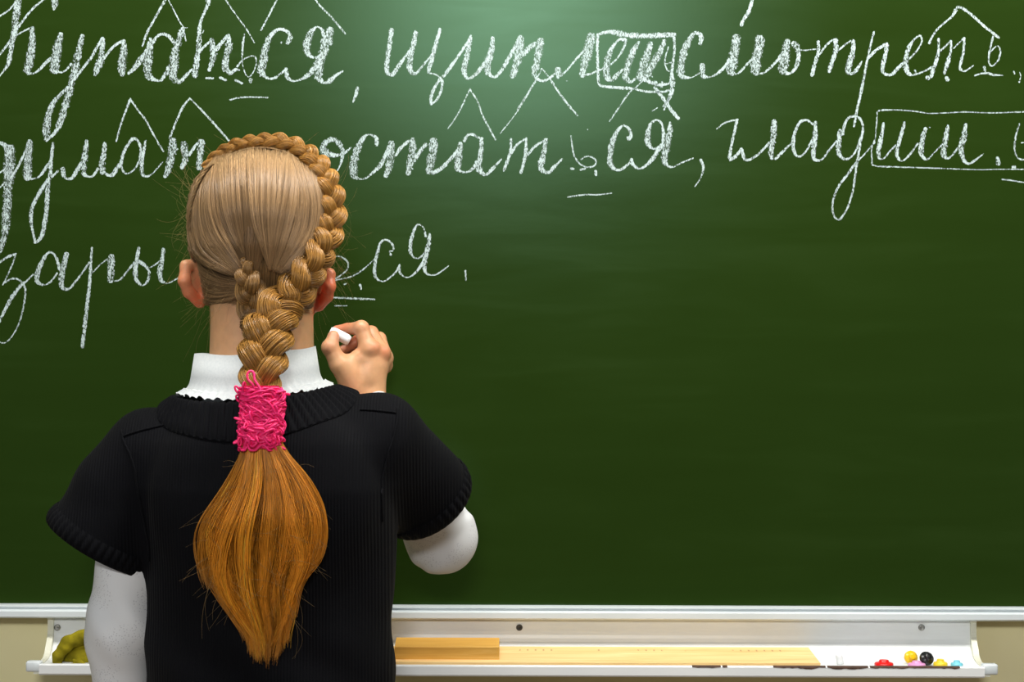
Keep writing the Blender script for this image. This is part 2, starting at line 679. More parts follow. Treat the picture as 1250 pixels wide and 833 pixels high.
Z1 = (0, 0, 7.8125); Z2 = (140, 0, 7.8125); Z3 = (280, 20, 7.353); Z4 = (460, 20, 7.371); Z5 = (580, 20, 7.369)
Z6 = (700, 20, 7.373); Z7 = (820, 20, 7.353); Z8 = (960, 20, 7.369); Z9 = (1090, 0, 7.8125); Z10 = (0, 110, 7.571)
Z11 = (120, 110, 7.571); Z12 = (380, 130, 7.575); Z13 = (530, 100, 5.95); Z14 = (690, 120, 6.406); Z15 = (870, 120, 5.205)
Z16 = (1050, 120, 6.25); Z17 = (0, 180, 6.943); Z18 = (0, 290, 5.954); Z19 = (100, 280, 8.329); Z20 = (400, 260, 6.944)

chalk('chalk_word', [
    (*Z1, "178,-60,65 165,60 150,180 140,300 120,380,45 100,500,45 80,600,40 40,670,25 -10,735,18;"
          "-30,170,22 60,115 100,80 150,20; -20,540,26 60,440 120,350 180,250 240,170 300,95 360,40 430,-15;"
          "150,340,20 220,300 290,265; 310,270,45 310,400,60 290,540,75 265,660,75 270,690,60;"
          "255,690,30 320,700,22 380,660,28 440,595,35 490,550,25; 580,330,50 555,430,75 530,560,85 520,660,80 535,680,50;"
          "500,665,30 570,690,22 620,675,24 680,610,28; 785,345,45 760,450,50 735,560,65 715,660,70 690,760,60 668,850,60 635,960,58 595,1100,55 560,1200,50 520,1270,35 443,1345,25;"
          "443,1330,45 443,1235,70 465,1095,55 505,990,50 570,910,35 640,840,30 720,740 790,650 870,550 930,440 975,370;"
          "980,370,45 975,470,45 960,570,65 930,650,60 905,710,40; 990,560,30 1040,490 1100,430 1170,390;"
          "1180,390,40 1180,500,60 1165,620,75 1165,700,65; 520,-25,60 522,40,60 512,90,30"),
    (*Z2, "130,700,30 190,650,45 230,590,50 290,510,40 320,440,34; 340,370,35 335,450,60 320,560,75 310,660,75 330,730,60 390,765,30 440,765,28 490,700,40 520,640,40;"
          "370,400,35 400,350,28 460,325,32 520,350,35 560,400,35; 650,275,45 610,380,60 580,480,65 565,600,85 555,700,85 570,760,60 630,775,40 680,720,35 740,660,22;"
          "890,-20,45 890,40,40 850,130,28 815,230,32 805,350,42 800,480,50 780,600,50 765,720,55; 820,480,30 870,430,28 920,390,28;"
          "925,380,45 935,450,60 945,530,55 920,620,45 900,670,35; 960,480,40 1010,420,38 1060,360,35 1080,345;"
          "1085,340,40 1090,430,60 1065,550,60 1050,640,55 1090,690,40 1110,700,35 1150,665,35 1190,670,20;"
          "870,745,25 935,745,30; 1005,740,28 1060,765,28; 1150,765,28 1215,795,25; 850,290,16 838,315,14"),
    (*Z3, "135,160,18 120,260,25 115,380,16 130,480,14 170,545,16 215,500,16 240,430,18 235,370,18 200,355,18 120,390,18 70,450,24; 190,565,32 190,590,30;"
          "525,235,45 545,190,40 525,140,35 460,115,28 400,140,35 350,210,50 320,310,60 300,420,65 280,490,65 310,530,40 360,560,24 410,550,26 460,515,22 505,475,28;"
          "510,470,30 520,545,38 570,580,22 630,570,24 700,530,40 760,470,55 800,400; 463,235,25 470,236,25;"
          "850,170,40 830,115,25 780,95,22 730,150,50 700,230,60 695,300,60 720,350,40 770,370,24 830,350,40;"
          "905,120,60 880,200,80 850,300,75 820,400,65 800,500,70 800,550,60 850,595,28 900,580,45 950,535,30 1020,490,18;"
          "1150,640,30 1140,690,32 1110,770,22")])
chalk('chalk_mark', [(*Z2, "265,440,22 310,310,28 370,200,26 430,90,28 490,-15,28; 505,-15,18 560,90 610,190 655,260; 655,280,22 680,390,18; 640,265,15 690,265,15")])
chalk('chalk_mark', [(*Z3, "-35,-150,18 65,-5 150,110 225,235")])
chalk('chalk_mark', [(*Z3, "285,125,22 350,0 430,-155 600,-480; 1040,155,22 960,60 900,-10 770,-155 600,-480")])
chalk('chalk_mark', [(*Z3, "5,750,20 90,730 200,725 345,730")])
chalk('chalk_word', [
    (*Z4, "133,120,40 115,250,42 95,380,42 90,480,42 105,520,35; 105,520,28 145,520,35 200,440,36 250,370,30 300,300,25;"
          "350,140,38 330,250,45 305,350,50 295,450,50 310,500,40 350,515,30 400,460,24 450,400,24 500,340,20; 570,115,32 535,240,34 505,350,40 475,450,38 465,505,28;"
          "465,510,20 520,520,20 570,550,24 590,590,30 580,660,28 540,750,26 490,790,24; 490,790,30 490,720,32 520,640,30 570,560,30;"
          "600,540,30 660,460,32 730,360,28 800,260,28 840,190,25; 845,175,28 830,270,42 805,380,48 785,480,48 800,540,35 830,560,24 890,520,34 950,450,36 990,390,30"),
    (*Z5, "158,190,30 150,290,50 120,390,60 110,490,50 150,540,28 190,540,28 240,480,35 290,400,40 340,310,38 390,220,38; 410,190,50 400,280,65 380,400,65 350,500,50 335,540,45;"
          "430,340,45 480,290,45 540,245,40; 590,220,60 575,320,65 550,430,60 535,520,50 570,570,28 620,580,26 670,555,26 715,520,30;"
          "745,480,55 740,540,50; 770,535,22 820,490,22 880,420,22 940,350,26 980,310,24; 1045,180,75 1020,300,80 985,420,70 965,530,50;"
          "965,525,28 1030,520,24 1100,490,22 1180,460,20; 823,580,18 828,581,18"),
    (*Z6, "270,470,20 340,430,22 400,370,22 450,290,24 475,210,24; 460,210,40 410,210,24 350,280,34 315,360,50 295,460,55 300,540,55 345,570,40 390,530,35 440,480,25;"
          "590,230,26 540,310,50 505,400,55 475,490,55 470,550,50 510,590,35 560,560,25; 695,245,45 665,340,60 630,440,65 600,530,60 600,570,40;"
          "820,220,38 780,320,55 720,420,60 665,520,60 640,560,45; 640,570,35 700,595,35 740,600,40;"
          "855,275,16 830,360,18 825,430,18 850,490,18 885,490,18; 825,430,18 880,415,18; 740,620,25 800,615,30 860,605,22; 800,590,24 795,640,24; 703,540,18 710,545,18")])
chalk('chalk_mark', [(*Z6, "220,170,26 215,300,28 220,450,28 225,580,28 250,625,26 380,640,30 530,650,30; 560,655,24 650,675,26 800,680,24 860,665,28;"
                           "215,165,26 320,140,35 420,155,50 520,170,45 650,175,45 780,170,45 910,165,40; 905,180,28 910,300,26 895,420,26 885,520,30 890,600,50 885,680,40 850,760,30 815,840,22")])
chalk('chalk_word', [
    (*Z7, "255,245,35 265,180,40 210,145,32 165,200,42 120,290,55 90,390,60 80,480,65 95,540,45 170,550,16 215,530,16 250,510,20;"
          "275,440,48 275,520,45 290,540,40 340,545,20 390,525,26 450,480,30 500,420,30 540,370,28; 580,190,70 565,300,75 545,400,85 530,480,80 545,510,50;"
          "530,510,22 590,515,20 640,470,26 690,415,26 740,370,26; 790,200,75 780,300,75 755,400,80 750,480,80 760,510,50; 760,515,22 820,510,22 880,465,26 940,405,26 990,350,40;"
          "1040,220,45 1025,300,70 1010,400,80 1000,480,75 1030,510,35 1075,505,28 1120,440,38 1140,350,38 1125,280,50 1095,245,50; 1130,290,20 1180,305,18 1300,293,18"),
    (*Z8, "285,225,28 290,290,32 275,370,36 250,450,36 230,530,36; 300,340,24 350,270,24 410,215,24 450,205,22; 440,215,40 445,290,40 425,370,38 400,440,38 385,495,36;"
          "465,310,20 520,260,22 580,220,22; 600,220,36 600,300,40 575,400,50 555,490,45 590,515,28 630,480,35 680,405,18;"
          "787,140,24 755,270,24 720,430,26 680,640,28 640,820,28 608,990,26; 740,370,30 800,310,28 870,265,30 905,245,28;"
          "905,250,34 895,330,36 870,430,38 865,490,36 900,525,30 950,520,32 1000,470,34 1050,420,24"),
    (*Z9, "0,695,30 80,610,24; 160,560,22 230,480,22 275,400,24 260,340,24 200,380,24 150,460,40 125,560,45 125,650,50 160,710,35 230,705,22 300,680,24 370,640,24;"
          "435,370,26 435,480,30 410,590,36 380,680,40 365,730,36; 450,490,22 510,430,24 550,390,24; 555,390,24 550,500,30 520,600,40 490,700,32; 580,460,18 640,400,20 680,360,20;"
          "680,360,26 675,480,28 650,590,30 640,650,30 680,680,24 770,625,16; 955,350,24 920,500,24 915,590,22 945,630,22 1000,580,22 1025,500,22 1010,445,20 980,445,20 935,490,18;"
          "870,640,30 880,680,24; 328,738,42 335,748,42; 510,740,36 525,765,34; 210,670,26 215,690,22; 1153,680,20 1160,705,18; 1210,690,10 1220,730,14 1205,785,20")])
chalk('chalk_mark', [(*Z7, "725,-155,30 690,-40,36 650,20,35 625,80,32")])
chalk('chalk_mark', [(*Z9, "345,410,32 400,310,26 470,235,24 560,160,26 600,95,36; 610,70,28 660,75,30 760,150,30 860,240,30 1010,360,28")])
chalk('chalk_mark', [(*Z9, "780,720,24 850,700,22 910,700,26 960,715,26 1050,720,18")])
chalk('chalk_mark', [(*Z5, "600,470,18 570,530,18 480,680,18 380,835,16"), (*Z13, "735,0,14 600,220,12 480,375,12"),
                     (*Z5, "605,475,18 680,570,20 770,710,22 870,835,22"), (*Z13, "850,0,14 940,120,16 1040,245,14"), (*Z14, "60,90,14 100,135,12; 173,244,12 176,247,12")])
chalk('chalk_mark', [(*Z6, "630,575,16 560,640,18 500,690,20 400,835,18 325,945,16; 730,640,28 780,700,34 830,770,34 870,830,32 945,920,32"), (*Z14, "680,100,10 720,75,10; 810,0,22 765,65,16")])
# second line
chalk('chalk_word', [
    (*Z10, "-10,488,30 40,505,40 75,560,60; 95,540,80 88,680,92 82,800,92 72,900,72 68,1020,70 58,1200,70 42,1330,60 15,1440,48 -15,1530,26;"
           "-10,770,22 40,735,22; 110,800,28 160,720,28 210,620,26 250,540,26; 275,480,55 265,580,70 255,690,75 255,790,75 262,812,55;"
           "492,490,30 475,620,32 465,760,36 450,830,40 440,930,42 430,1100,42 410,1240,42 385,1350,38 345,1400,30 322,1408,30;"
           "325,1400,28 300,1295,28 286,1205,34 294,1097,36 338,999,38 403,890,38 458,813,32; 580,730,45 590,790,45;"
           "800,470,35 790,580,50 775,690,55 775,770,50; 967,490,34 960,590,44 945,690,55 950,760,50; 990,790,26 1040,790,28 1080,740,30"),
    (*Z17, "220,270,30 290,265,20 340,240,22 390,170,30 420,120,20; 440,250,24 490,200,24; 540,240,36 570,265,26 610,260,30 650,200,32 690,130,30;"
           "710,230,35 750,248,22 790,240,24 830,180,24; -10,350,20 30,310,18"),
    (*Z11, "60,770,28 110,790,28 150,750,34 195,690,36; 210,680,32 230,590,30 270,510,30 320,450,32 360,465,28 390,530,26 385,620,26 350,710,20 290,765,20 240,765,22 210,700,26;"
           "437,470,28 415,590,32 400,690,36 405,770,34 440,800,24 490,780,20 540,730,18 595,665,12; 690,470,65 675,600,75 645,740,55 615,800,35; 725,550,22 735,545,22;"
           "790,500,60 800,570,65 800,650,55 770,720,35; 840,600,30 900,510,28 950,470,25; 950,480,60 945,590,60 930,720,50")])
chalk('chalk_word', [
    (*Z12, "130,330,50 115,390,70 140,430,60 200,450,40 250,450,30 320,420,30 365,380,18; 130,340,45 180,305,40 240,325,45 280,380,40 290,450,35 260,560,20 220,620,18;"
           "605,355,35 600,290,35 540,260,20 490,280,35 450,350,50 410,440,60 390,560,65 400,640,60 440,670,25 500,665,22 560,620,28 640,540,40 700,420,35 740,330,35;"
           "740,340,55 735,450,70 720,560,60 690,640,45; 780,450,30 830,380,32 900,320,30; 940,310,50 935,430,65 915,540,65 895,620,45; 950,500,40 1010,410,38 1060,350,35;"
           "1130,320,70 1120,430,75 1100,540,65 1090,600,55 1150,610,28 1200,580,28 1250,540,28"),
    (*Z13, "0,655,24 50,625,24 110,570,24 170,500,26; 190,450,35 180,540,50 170,620,40 190,650,22 240,655,18 280,630,26 310,580,26; 220,430,26 240,390,20 280,382,22 330,410,22;"
           "345,410,26 340,500,34 325,590,40 330,640,40 370,675,24 420,635,26 490,560,14; 558,415,22 555,500,24 530,580,24 505,645,22; 560,520,20 600,460,22 660,415,18;"
           "668,410,22 665,510,26 650,590,24 630,660,24; 680,530,22 730,470,22 820,415,18; 810,420,28 795,520,34 775,600,40 780,640,34 830,660,26 870,620,26 930,560,16"),
    (*Z14, "45,295,16 65,430,18 110,510,18 180,540,18 235,520,18 235,480,18 190,455,16 150,460,16 125,480,16; 45,550,22 65,552,22; 120,560,22 155,550,22; 238,570,26 240,600,26;"
           "495,315,35 515,290,26 495,235,26 450,215,22 400,270,32 365,360,40 350,450,40 355,520,40 400,560,24 440,555,24 500,510,24 520,480,26;"
           "518,475,24 530,520,28 580,550,20 640,520,28 700,450,34 750,370,36; 770,280,26 755,200,22 710,170,20 665,210,28 645,300,42 650,360,38 690,395,20 740,380,26;"
           "765,240,24 765,330,26 750,390,26; 820,190,22 815,270,44 790,370,55 775,460,50 790,520,30 840,538,20 900,510,18 1000,468,16; 1060,480,24 1080,540,22 1060,620,16 1015,690,12")])
chalk('chalk_mark', [(*Z11, "165,475,20 215,300,22 295,85,26; 295,80,24 370,190,22 440,280,24 520,430,22 603,570,20")])
chalk('chalk_mark', [(*Z11, "660,445,24 720,290,24 780,160,28 845,75,18; 845,75,20 930,160,22 1060,300,24 1210,470,24; 1210,480,16 1180,560,16")])
chalk('chalk_mark', [(*Z13, "100,340,14 180,220,15 260,50,15; 260,55,16 320,150,16 350,240,16 445,420,16")])
chalk('chalk_mark', [(*Z14, "20,773,16 150,755,18 260,755,16 365,742,14")])
chalk('chalk_word', [
    (*Z15, "25,195,14 80,155,14 160,135,16; 155,140,20 125,270,20 105,380,22; 110,390,22 145,370,22 185,320,20; 185,320,20 200,380,22 230,392,18 290,355,18 340,305,18 380,260,18;"
           "392,145,30 385,240,38 370,330,34 375,380,26; 400,385,20 440,345,20 500,285,16; 640,165,18 590,138,18 545,165,20 515,250,22 515,330,22 545,372,18 590,340,16 630,270,18;"
           "655,150,20 650,240,32 640,330,32 645,385,24 690,392,16 740,330,16 790,270,16; 810,205,26 800,290,32 805,360,28 850,388,18 900,350,16 935,270,18 955,190,18 935,130,18 885,115,18 845,150,20 825,230,20;"
           "955,200,18 935,310,18 915,420,18 890,590,16 850,710,16 800,772,16 765,730,16 765,650,16 800,560,18 860,480,18 910,410,16 960,360,14 1030,280,14"),
    (*Z16, "180,190,22 160,300,32 140,400,32 145,455,26; 145,460,20 180,460,18 230,400,18 270,360,20; 340,185,24 310,290,28 280,400,30 285,450,28 320,478,18 370,440,20 440,345,18;"
           "500,230,26 475,310,38 465,400,38 475,445,30 515,465,18 570,410,16 620,360,16; 670,210,24 655,300,38 640,380,42 640,440,36 680,455,20 730,400,18 760,360,18;"
           "805,200,28 790,300,42 770,390,40 790,470,30 830,500,22 880,470,20 940,425,12; 1048,455,28 1055,500,36; 1215,195,18 1185,300,18 1180,400,18 1210,460,18 1270,465,18 1310,420,18; 1230,340,12 1290,335,12;"
           "1165,525,26 1180,525,26; 529,222,14 532,223,14")])
chalk('chalk_mark', [(*Z16, "130,100,12 125,200,14 115,300,14 90,380,14 90,470,16 110,515,16 300,525,16 600,535,14 900,545,12 1100,542,12 1450,545,12; 1450,545,12 1450,110,12;"
                            "130,100,14 180,90,18 300,90,12 420,100,14 520,115,10 650,112,12 800,105,14 1000,112,14 1260,105,16 1450,108,14")])
chalk('chalk_mark', [(*Z16, "1080,620,16 1160,628,16 1320,655,14")])
# third line
chalk('chalk_word', [
    (*Z18, "-30,200,20 50,145,22 115,120,20; 115,120,16 80,220,16 20,345,14; 30,330,18 90,300,18 140,310,18 180,360,20 180,450,18 150,590,16 100,700,14 40,765,14 -10,760,14;"
           "190,320,18 150,350,26 90,430,28 40,520,24 0,600,22 -25,650,22; 190,320,16 240,270,16; 420,180,20 390,120,20 350,112,20 310,170,30 275,250,36 270,320,32 320,345,16 370,320,18 415,260,18;"
           "415,150,18 430,230,24; 485,120,34 460,220,40 445,310,40 455,365,30 500,375,20 550,320,20 610,240,18 650,180,18; 668,75,20 660,200,22 650,350,26 630,520,28 610,700,28 600,795,30"),
    (*Z19, "100,450,20 180,365,20 260,300,20; 300,280,60 295,400,70 290,520,62; 330,528,20 390,510,24 460,430,26 530,340,30;"
           "580,190,36 560,300,40 545,400,45 545,490,45 580,550,35 620,570,22 665,530,30 685,450,30 660,390,30 610,345,40 575,320,30; 690,390,18 760,350,24 800,310,20;"
           "830,200,36 815,310,45 795,420,50 800,510,45 860,550,20 920,530,22 1000,485,20 1200,400,20 1330,300,20; 1330,270,36 1310,400,40 1270,540,36; 1320,400,22 1420,290,24; 1430,270,36 1410,400,40 1380,540,36; 1430,400,22 1530,290,24; 1540,270,36 1510,420,40 1510,520,36 1570,550,24 1680,460,20; 1850,150,30 1800,400,30 1820,540,26 1900,560,24 1960,500,22 2235,330,20"),
    (*Z20, "-230,420,20 -120,560,18 0,580,18 30,577,18; 0,400,18 60,370,18 120,375,18 170,420,20 165,480,18 110,530,18 60,560,14; 30,577,18 200,540,18 300,480,18 400,390,16;"
           "535,355,24 525,325,14 555,320,20 550,270,22 500,228,20 450,250,24 425,330,28 400,440,28 400,530,28 440,575,20 490,575,18 570,510,22 610,450,24;"
           "610,440,20 615,510,24 670,548,16 730,520,22 790,450,30 820,390,30; 830,200,24 815,130,18 770,98,18 735,140,26 705,240,32 700,320,32 730,378,18 780,380,20 820,340,20;"
           "865,180,24 855,270,40 830,370,40 820,460,36 840,515,24 900,527,18 950,505,20 1025,450,14; 1168,490,20 1172,575,12; 143,605,22 155,600,22; 275,610,24 285,650,18")])
chalk('chalk_mark', [(*Z20, "-20,715,18 200,725,22 400,735,20; 60,788,6 165,788,6")])

# ------------------------------------------------------------------ chalk tray under the board
TXL, TXR = P(66, 770, -0.004)[0], P(1184, 770, -0.004)[0]
z_lip_t = P(625, 812.5, -0.082)[2]
z_lip_b = P(625, 826, -0.082)[2]
z_fl = z_lip_t - 0.0030                     # trough floor
TORG = (0.0, 0.0, z_lip_b)
tray = empty('chalk_tray', TORG)
tag(tray, 'white enamelled chalk tray with chipped front lip, hanging under the chalkboard', 'tray')


def trough(off):
    """inner curve of the trough, (y, z): back wall curving into the floor"""
    pts = [(-0.003, zr_bot - 0.0005), (-0.0035, z_fl + 0.030), (-0.007, z_fl + 0.018), (-0.014, z_fl + 0.0085), (-0.025, z_fl + 0.003), (-0.040, z_fl + 0.0006), (-0.058, z_fl), (-0.074, z_fl)]
    return catmull(pts, 26)


inner = trough(0)
prof = [tuple(p) for p in inner]
prof += [(-0.0765, z_fl + 0.0005), (-0.0775, z_lip_t - 0.0006), (-0.0785, z_lip_t), (-0.0835, z_lip_t), (-0.0850, z_lip_t - 0.0015), (-0.0850, z_lip_b + 0.002), (-0.0835, z_lip_b),
         (-0.070, z_lip_b), (-0.069, z_lip_b + 0.0015)]
outer = [(y + 0.0015, z - 0.0025) for y, z in inner[::-1]]
outer = [(min(0.031, y + 0.002), z) for y, z in outer if z > z_lip_b and y > -0.068]
prof += outer[:-1] + [(0.0315, outer[-2][1]), (0.0315, zr_bot - 0.0005)]
v, f = extrude_profile(prof, TXL, TXR)
mk('trough', v, f, M_enamel, tray, TORG, smooth=False)
# end plates: a thin rim that follows the trough section, and a plug on the lip
for sgn, x in ((-1, TXL), (1, TXR)):
    xa, xb = (x - 0.0075, x) if sgn < 0 else (x, x + 0.0075)
    rim = [(y - 0.004 - 0.006 * math.exp(-((z - z_fl - 0.012) / 0.012) ** 2), z + 0.0005) for y, z in inner]
    rim = [p for p in rim if p[0] > -0.066]
    pr = [(0.031, zr_bot - 0.0008), (-0.010, zr_bot - 0.0008)] + rim[1:] + [(-0.080, z_fl + 0.004), (-0.082, z_lip_b + 0.001), (0.0, z_lip_b + 0.001), (0.031, z_fl + 0.01)]
    v, f = extrude_profile(pr, xa, xb)
    mk('end_plate', v, f, noisy('end_plate_paint', (0.62, 0.62, 0.50), (0.7, 0.7, 0.58), 30, 0.4), tray, TORG, smooth=False)
    xa, xb = (x - 0.017, x + 0.002) if sgn < 0 else (x - 0.002, x + 0.017)
    v, f = box(xa, xb, -0.0835, -0.070, z_lip_b + 0.0035, z_lip_t + 0.003, 0.0022)
    mk('lip_plug', v, f, M_rail, tray, TORG)
for px, mt in ((70, M_steel), (634, M_dark), (1125, M_steel)):
    c = P(px, 766.5, -0.0042)
    v, f = lathe([(0.0004, 0.0), (0.0042, 0.0), (0.0042, 0.0006), (0.0034, 0.0016), (0.0014, 0.0022), (0.0012, 0.0012)], 20)
    v = np.stack([v[:, 0] + c[0], c[1] + 0.0006 - v[:, 2], v[:, 1] + c[2]], 1)
    mk('screw', v, f, mt, tray, TORG)
# chipped enamel along the lip: thin ragged flakes of bare rusty metal
def chips(x0, x1, dmax, seed):
    r = random.Random(seed)
    xs = np.linspace(P(x0, 812, -0.085)[0], P(x1, 812, -0.085)[0], max(6, int((x1 - x0) / 3)))
    V, F = [], []
    d = 0.3
    for i, x in enumerate(xs):
        e = min(1, i / 2.0, (len(xs) - 1 - i) / 2.0)
        d = min(1, max(0.15, d + r.uniform(-0.35, 0.35)))
        V += [(x, -0.0790, z_lip_t + 0.00035), (x, -0.08415, z_lip_t + 0.0002), (x, -0.08530, z_lip_t - 0.0010), (x, -0.08535, z_lip_t - 0.0012 - dmax * d * e)]
    for i in range(len(xs) - 1):
        for k in range(3):
            F.append([4 * i + k, 4 * i + k + 1, 4 * i + 5 + k, 4 * i + 4 + k])
    return V, F
for a, b, d, s in ((845, 880, 0.0015, 1), (882, 888, 0.0008, 2), (944, 1000, 0.0030, 3), (1000, 1008, 0.001, 4), (1010, 1060, 0.0022, 5), (1062, 1110, 0.0016, 6), (1110, 1172, 0.0030, 7)):
    v, f = chips(a, b, d, s)
    mk('chipped_patch', v, f, M_rust, tray, TORG, smooth=False)


def on_floor(y):
    """z of the trough surface at depth y"""
    ys = inner[::-1, 0]; zs = inner[::-1, 1]
    return float(np.interp(y, ys, zs))


# wooden board ruler leaning across the trough
yr0, yr1 = -0.0735, -0.0125
zr0 = on_floor(yr0) + 0.0006
zr1 = on_floor(yr1) + 0.0012
ang = math.atan2(zr1 - zr0, yr1 - yr0)
wid = math.hypot(zr1 - zr0, yr1 - yr0)
xr0, xr1 = P(160, 800, -0.05)[0], P(996, 800, -0.055)[0]
xb0, xb1 = P(482, 800, -0.06)[0], P(609.5, 800, -0.06)[0]
rc = Vector(((xb0 + xb1) / 2, (yr0 + yr1) / 2, (zr0 + zr1) / 2))
ruler = empty('board_ruler', rc)
ruler.rotation_euler = (ang, 0, 0)
tag(ruler, 'long pale wooden blackboard ruler with a block handle lying in the tray', 'ruler')
L0, L1 = xr0 - rc.x, xr1 - rc.x
th = 0.005
v, f = box(L0, L1, -wid / 2, wid / 2, 0.0, th, 0.0006)
v[:, 0] += np.where(v[:, 0] > 0, -0.006 * (v[:, 1] / wid), 0)       # end cut slightly askew
o = mk('blade', v, f, M_ruler, smooth=False); o.parent = ruler
bl = xb1 - rc.x
v, f = box(-bl, bl, -0.0215, 0.0155, th - 0.0004, th + 0.0165, 0.0007)
o = mk('handle', v, f, M_block, smooth=False); o.parent = ruler


# magnets and chalk crumbs
def magnet(name_label, px, py_c, y, r, hgt, color, tilt=(0, 0, 0), knob=True):
    m = plastic('plastic_%s' % name_label.split()[1], color)
    c = P(px, py_c, y)
    R = rotm(*tilt)
    pr = [(r * 0.55, 0.0), (r * 0.96, 0.0), (r, hgt * 0.12), (r, hgt * 0.45), (r * 0.93, hgt * 0.58), (r * 0.60, hgt * 0.66), (r * 0.52, hgt * 0.80), (r * 0.50, hgt * 0.95), (r * 0.42, hgt), (r * 0.1, hgt)]
    v, f = lathe(pr, 28)
    v = v @ R.T
    low = v[:, 2].min()
    org = np.array((c[0], y, on_floor(y) - low))
    o = mk('magnet', v + org, f, m, None, org)
    return tag(o, name_label, 'magnet', 'magnets in the tray')


magnet('flat red round magnet lying alone in the white tray', 1079, 812, -0.064, 0.0118, 0.0085, (0.72, 0.006, 0.006))
magnet('round yellow magnet propped upright behind the pink magnet', 1111, 805, -0.045, 0.0085, 0.009, (0.85, 0.55, 0.005), (math.radians(68), 0, 0.2))
magnet('round pink magnet in front of the upright yellow magnet', 1119, 812, -0.066, 0.0110, 0.0075, (0.75, 0.33, 0.62))
magnet('round black magnet leaning beside the pink magnet', 1130, 806, -0.052, 0.0090, 0.0095, (0.006, 0.006, 0.007), (math.radians(50), math.radians(25), 0))
magnet('flat yellow magnet between the black and pale blue magnets', 1148, 812, -0.064, 0.0088, 0.0095, (0.85, 0.62, 0.03))
magnet('pale blue round magnet at the end of the tray', 1168, 812, -0.064, 0.0075, 0.0080, (0.20, 0.62, 0.75))
# small stub of white chalk standing in the tray
c = P(1026, 808, -0.05)
v, f = lathe([(0.0035, 0), (0.0048, 0.0004), (0.0050, 0.002), (0.0047, 0.010), (0.0042, 0.0125), (0.0030, 0.0135)], 14)
v = v @ rotm(rx=0.15, ry=-0.25).T
v[:, 0] *= 0.9
org = np.array((c[0], -0.05, on_floor(-0.05) - v[:, 2].min()))
tag(mk('chalk_stub', v + org, f, M_chalkstick, None, org), 'short stub of white chalk standing in the tray beside the ruler end', 'chalk')

# olive rag bundled in the tray
def f_rag(p):
    n = (np.sin(p[:, 0] * 210 + 2 * np.sin(p[:, 2] * 150)) * np.sin(p[:, 2] * 190 + p[:, 1] * 120)) * 0.0011
    Q = lambda x, y, Y: P(x, y, Y)
    a = [Q(71, 815, -0.062), Q(71, 800, -0.060), Q(82, 786, -0.056), Q(98, 779, -0.050), Q(116, 777, -0.045), Q(134, 785, -0.045)]
    d = cone(p, a[0], a[1], 0.0052, 0.0068)
    for i, (r1, r2) in enumerate(((0.0068, 0.0085), (0.0085, 0.0090), (0.009, 0.010), (0.010, 0.011))):
        d = smin(d, cone(p, a[i + 1], a[i + 2], r1, r2), 0.004)
    b = [Q(72, 817, -0.066), Q(86, 818, -0.070), Q(100, 817, -0.068)]
    d = smin(d, cone(p, b[0], b[1], 0.0055, 0.0075), 0.004)
    d = smin(d, cone(p, b[1], b[2], 0.0075, 0.005), 0.003)
    c = [Q(93, 806, -0.066), Q(103, 812, -0.068), Q(106, 819, -0.066)]
    d = smin(d, cone(p, c[0], c[1], 0.0022, 0.0030), 0.002)
    d = smin(d, cone(p, c[1], c[2], 0.0030, 0.0030), 0.002)
    d = smin(d, cone(p, Q(119, 795, -0.058), Q(120, 818, -0.062), 0.0105, 0.0085), 0.002)
    d = smin(d, cone(p, Q(132, 800, -0.05), Q(130, 818, -0.055), 0.012, 0.010), 0.004)
    d = smin(d, cone(p, Q(90, 806, -0.038), Q(118, 806, -0.036), 0.010, 0.012), 0.003)
    d = smin(d, ell(p, Q(107, 801, -0.036), (0.036, 0.020, 0.0195)), 0.002)
    d = smax(d, -cone(p, Q(82, 806, -0.070), Q(102, 795, -0.066), 0.0060, 0.0095), 0.002)
    d = smin(d, cone(p, Q(90, 806, -0.068), Q(103, 817, -0.070), 0.0016, 0.0026), 0.0015)
    return d + n
lo = P(60, 828, -0.05) - (0, 0.05, 0.0); hi = P(155, 765, -0.05) + (0, 0.05, 0.0)
V, Q = nets(f_rag, lo, hi, 0.0014)
V = V.astype(float)
fl = np.array([on_floor(y) for y in V[:, 1]])
V[:, 2] = np.maximum(V[:, 2], fl + 0.0002)
V[:, 1] = np.maximum(V[:, 1], -0.0762)
org = np.array((V[:, 0].mean(), V[:, 1].mean(), V[:, 2].min()))
tag(mk('cleaning_rag', V, Q, M_cloth, None, org), 'crumpled olive green cleaning rag bundled at the end of the tray', 'rag')

# ------------------------------------------------------------------ the schoolgirl
YB = -0.36
PORG = np.array((P(325, 600, YB)[0], YB, 0.0))
person = empty('person', PORG)
tag(person, 'person seen from behind in black knitted sweater, braided hair, writing with chalk', 'person')
XC = P(330, 650, YB)[0]
XN = P(319, 430, YB)[0]

# arm joints
SL = P(172, 548, YB); EL = P(146, 770, YB + 0.005); WL = P(152, 975, YB + 0.05)
SR = P(470, 532, YB); ER = P(538, 655, -0.195); WR = P(446, 484, -0.100)


def torso_half(z):
    """half width / half depth of the trunk against height"""
    zz = np.array([0.55, 0.68, 0.80, 0.88, 0.96, 1.02, 1.07, 1.12, 1.18])
    aa = np.array([0.128, 0.135, 0.126, 0.124, 0.128, 0.128, 0.105, 0.045, 0.020])
    bb = np.array([0.088, 0.094, 0.082, 0.080, 0.084, 0.084, 0.070, 0.040, 0.020])
    return np.interp(z, zz, aa), np.interp(z, zz, bb)


def f_trunk(p, grow=0.0):
    a, b = torso_half(p[:, 2])
    a = a + grow; b = b + grow
    r = np.sqrt(((p[:, 0] - XC) / a) ** 2 + ((p[:, 1] - YB) / b) ** 2)
    return (r - 1) * np.minimum(a, b) * 0.95


HC = np.array((P(320, 262, -0.345)[0], -0.345, P(320, 262, -0.345)[2]))


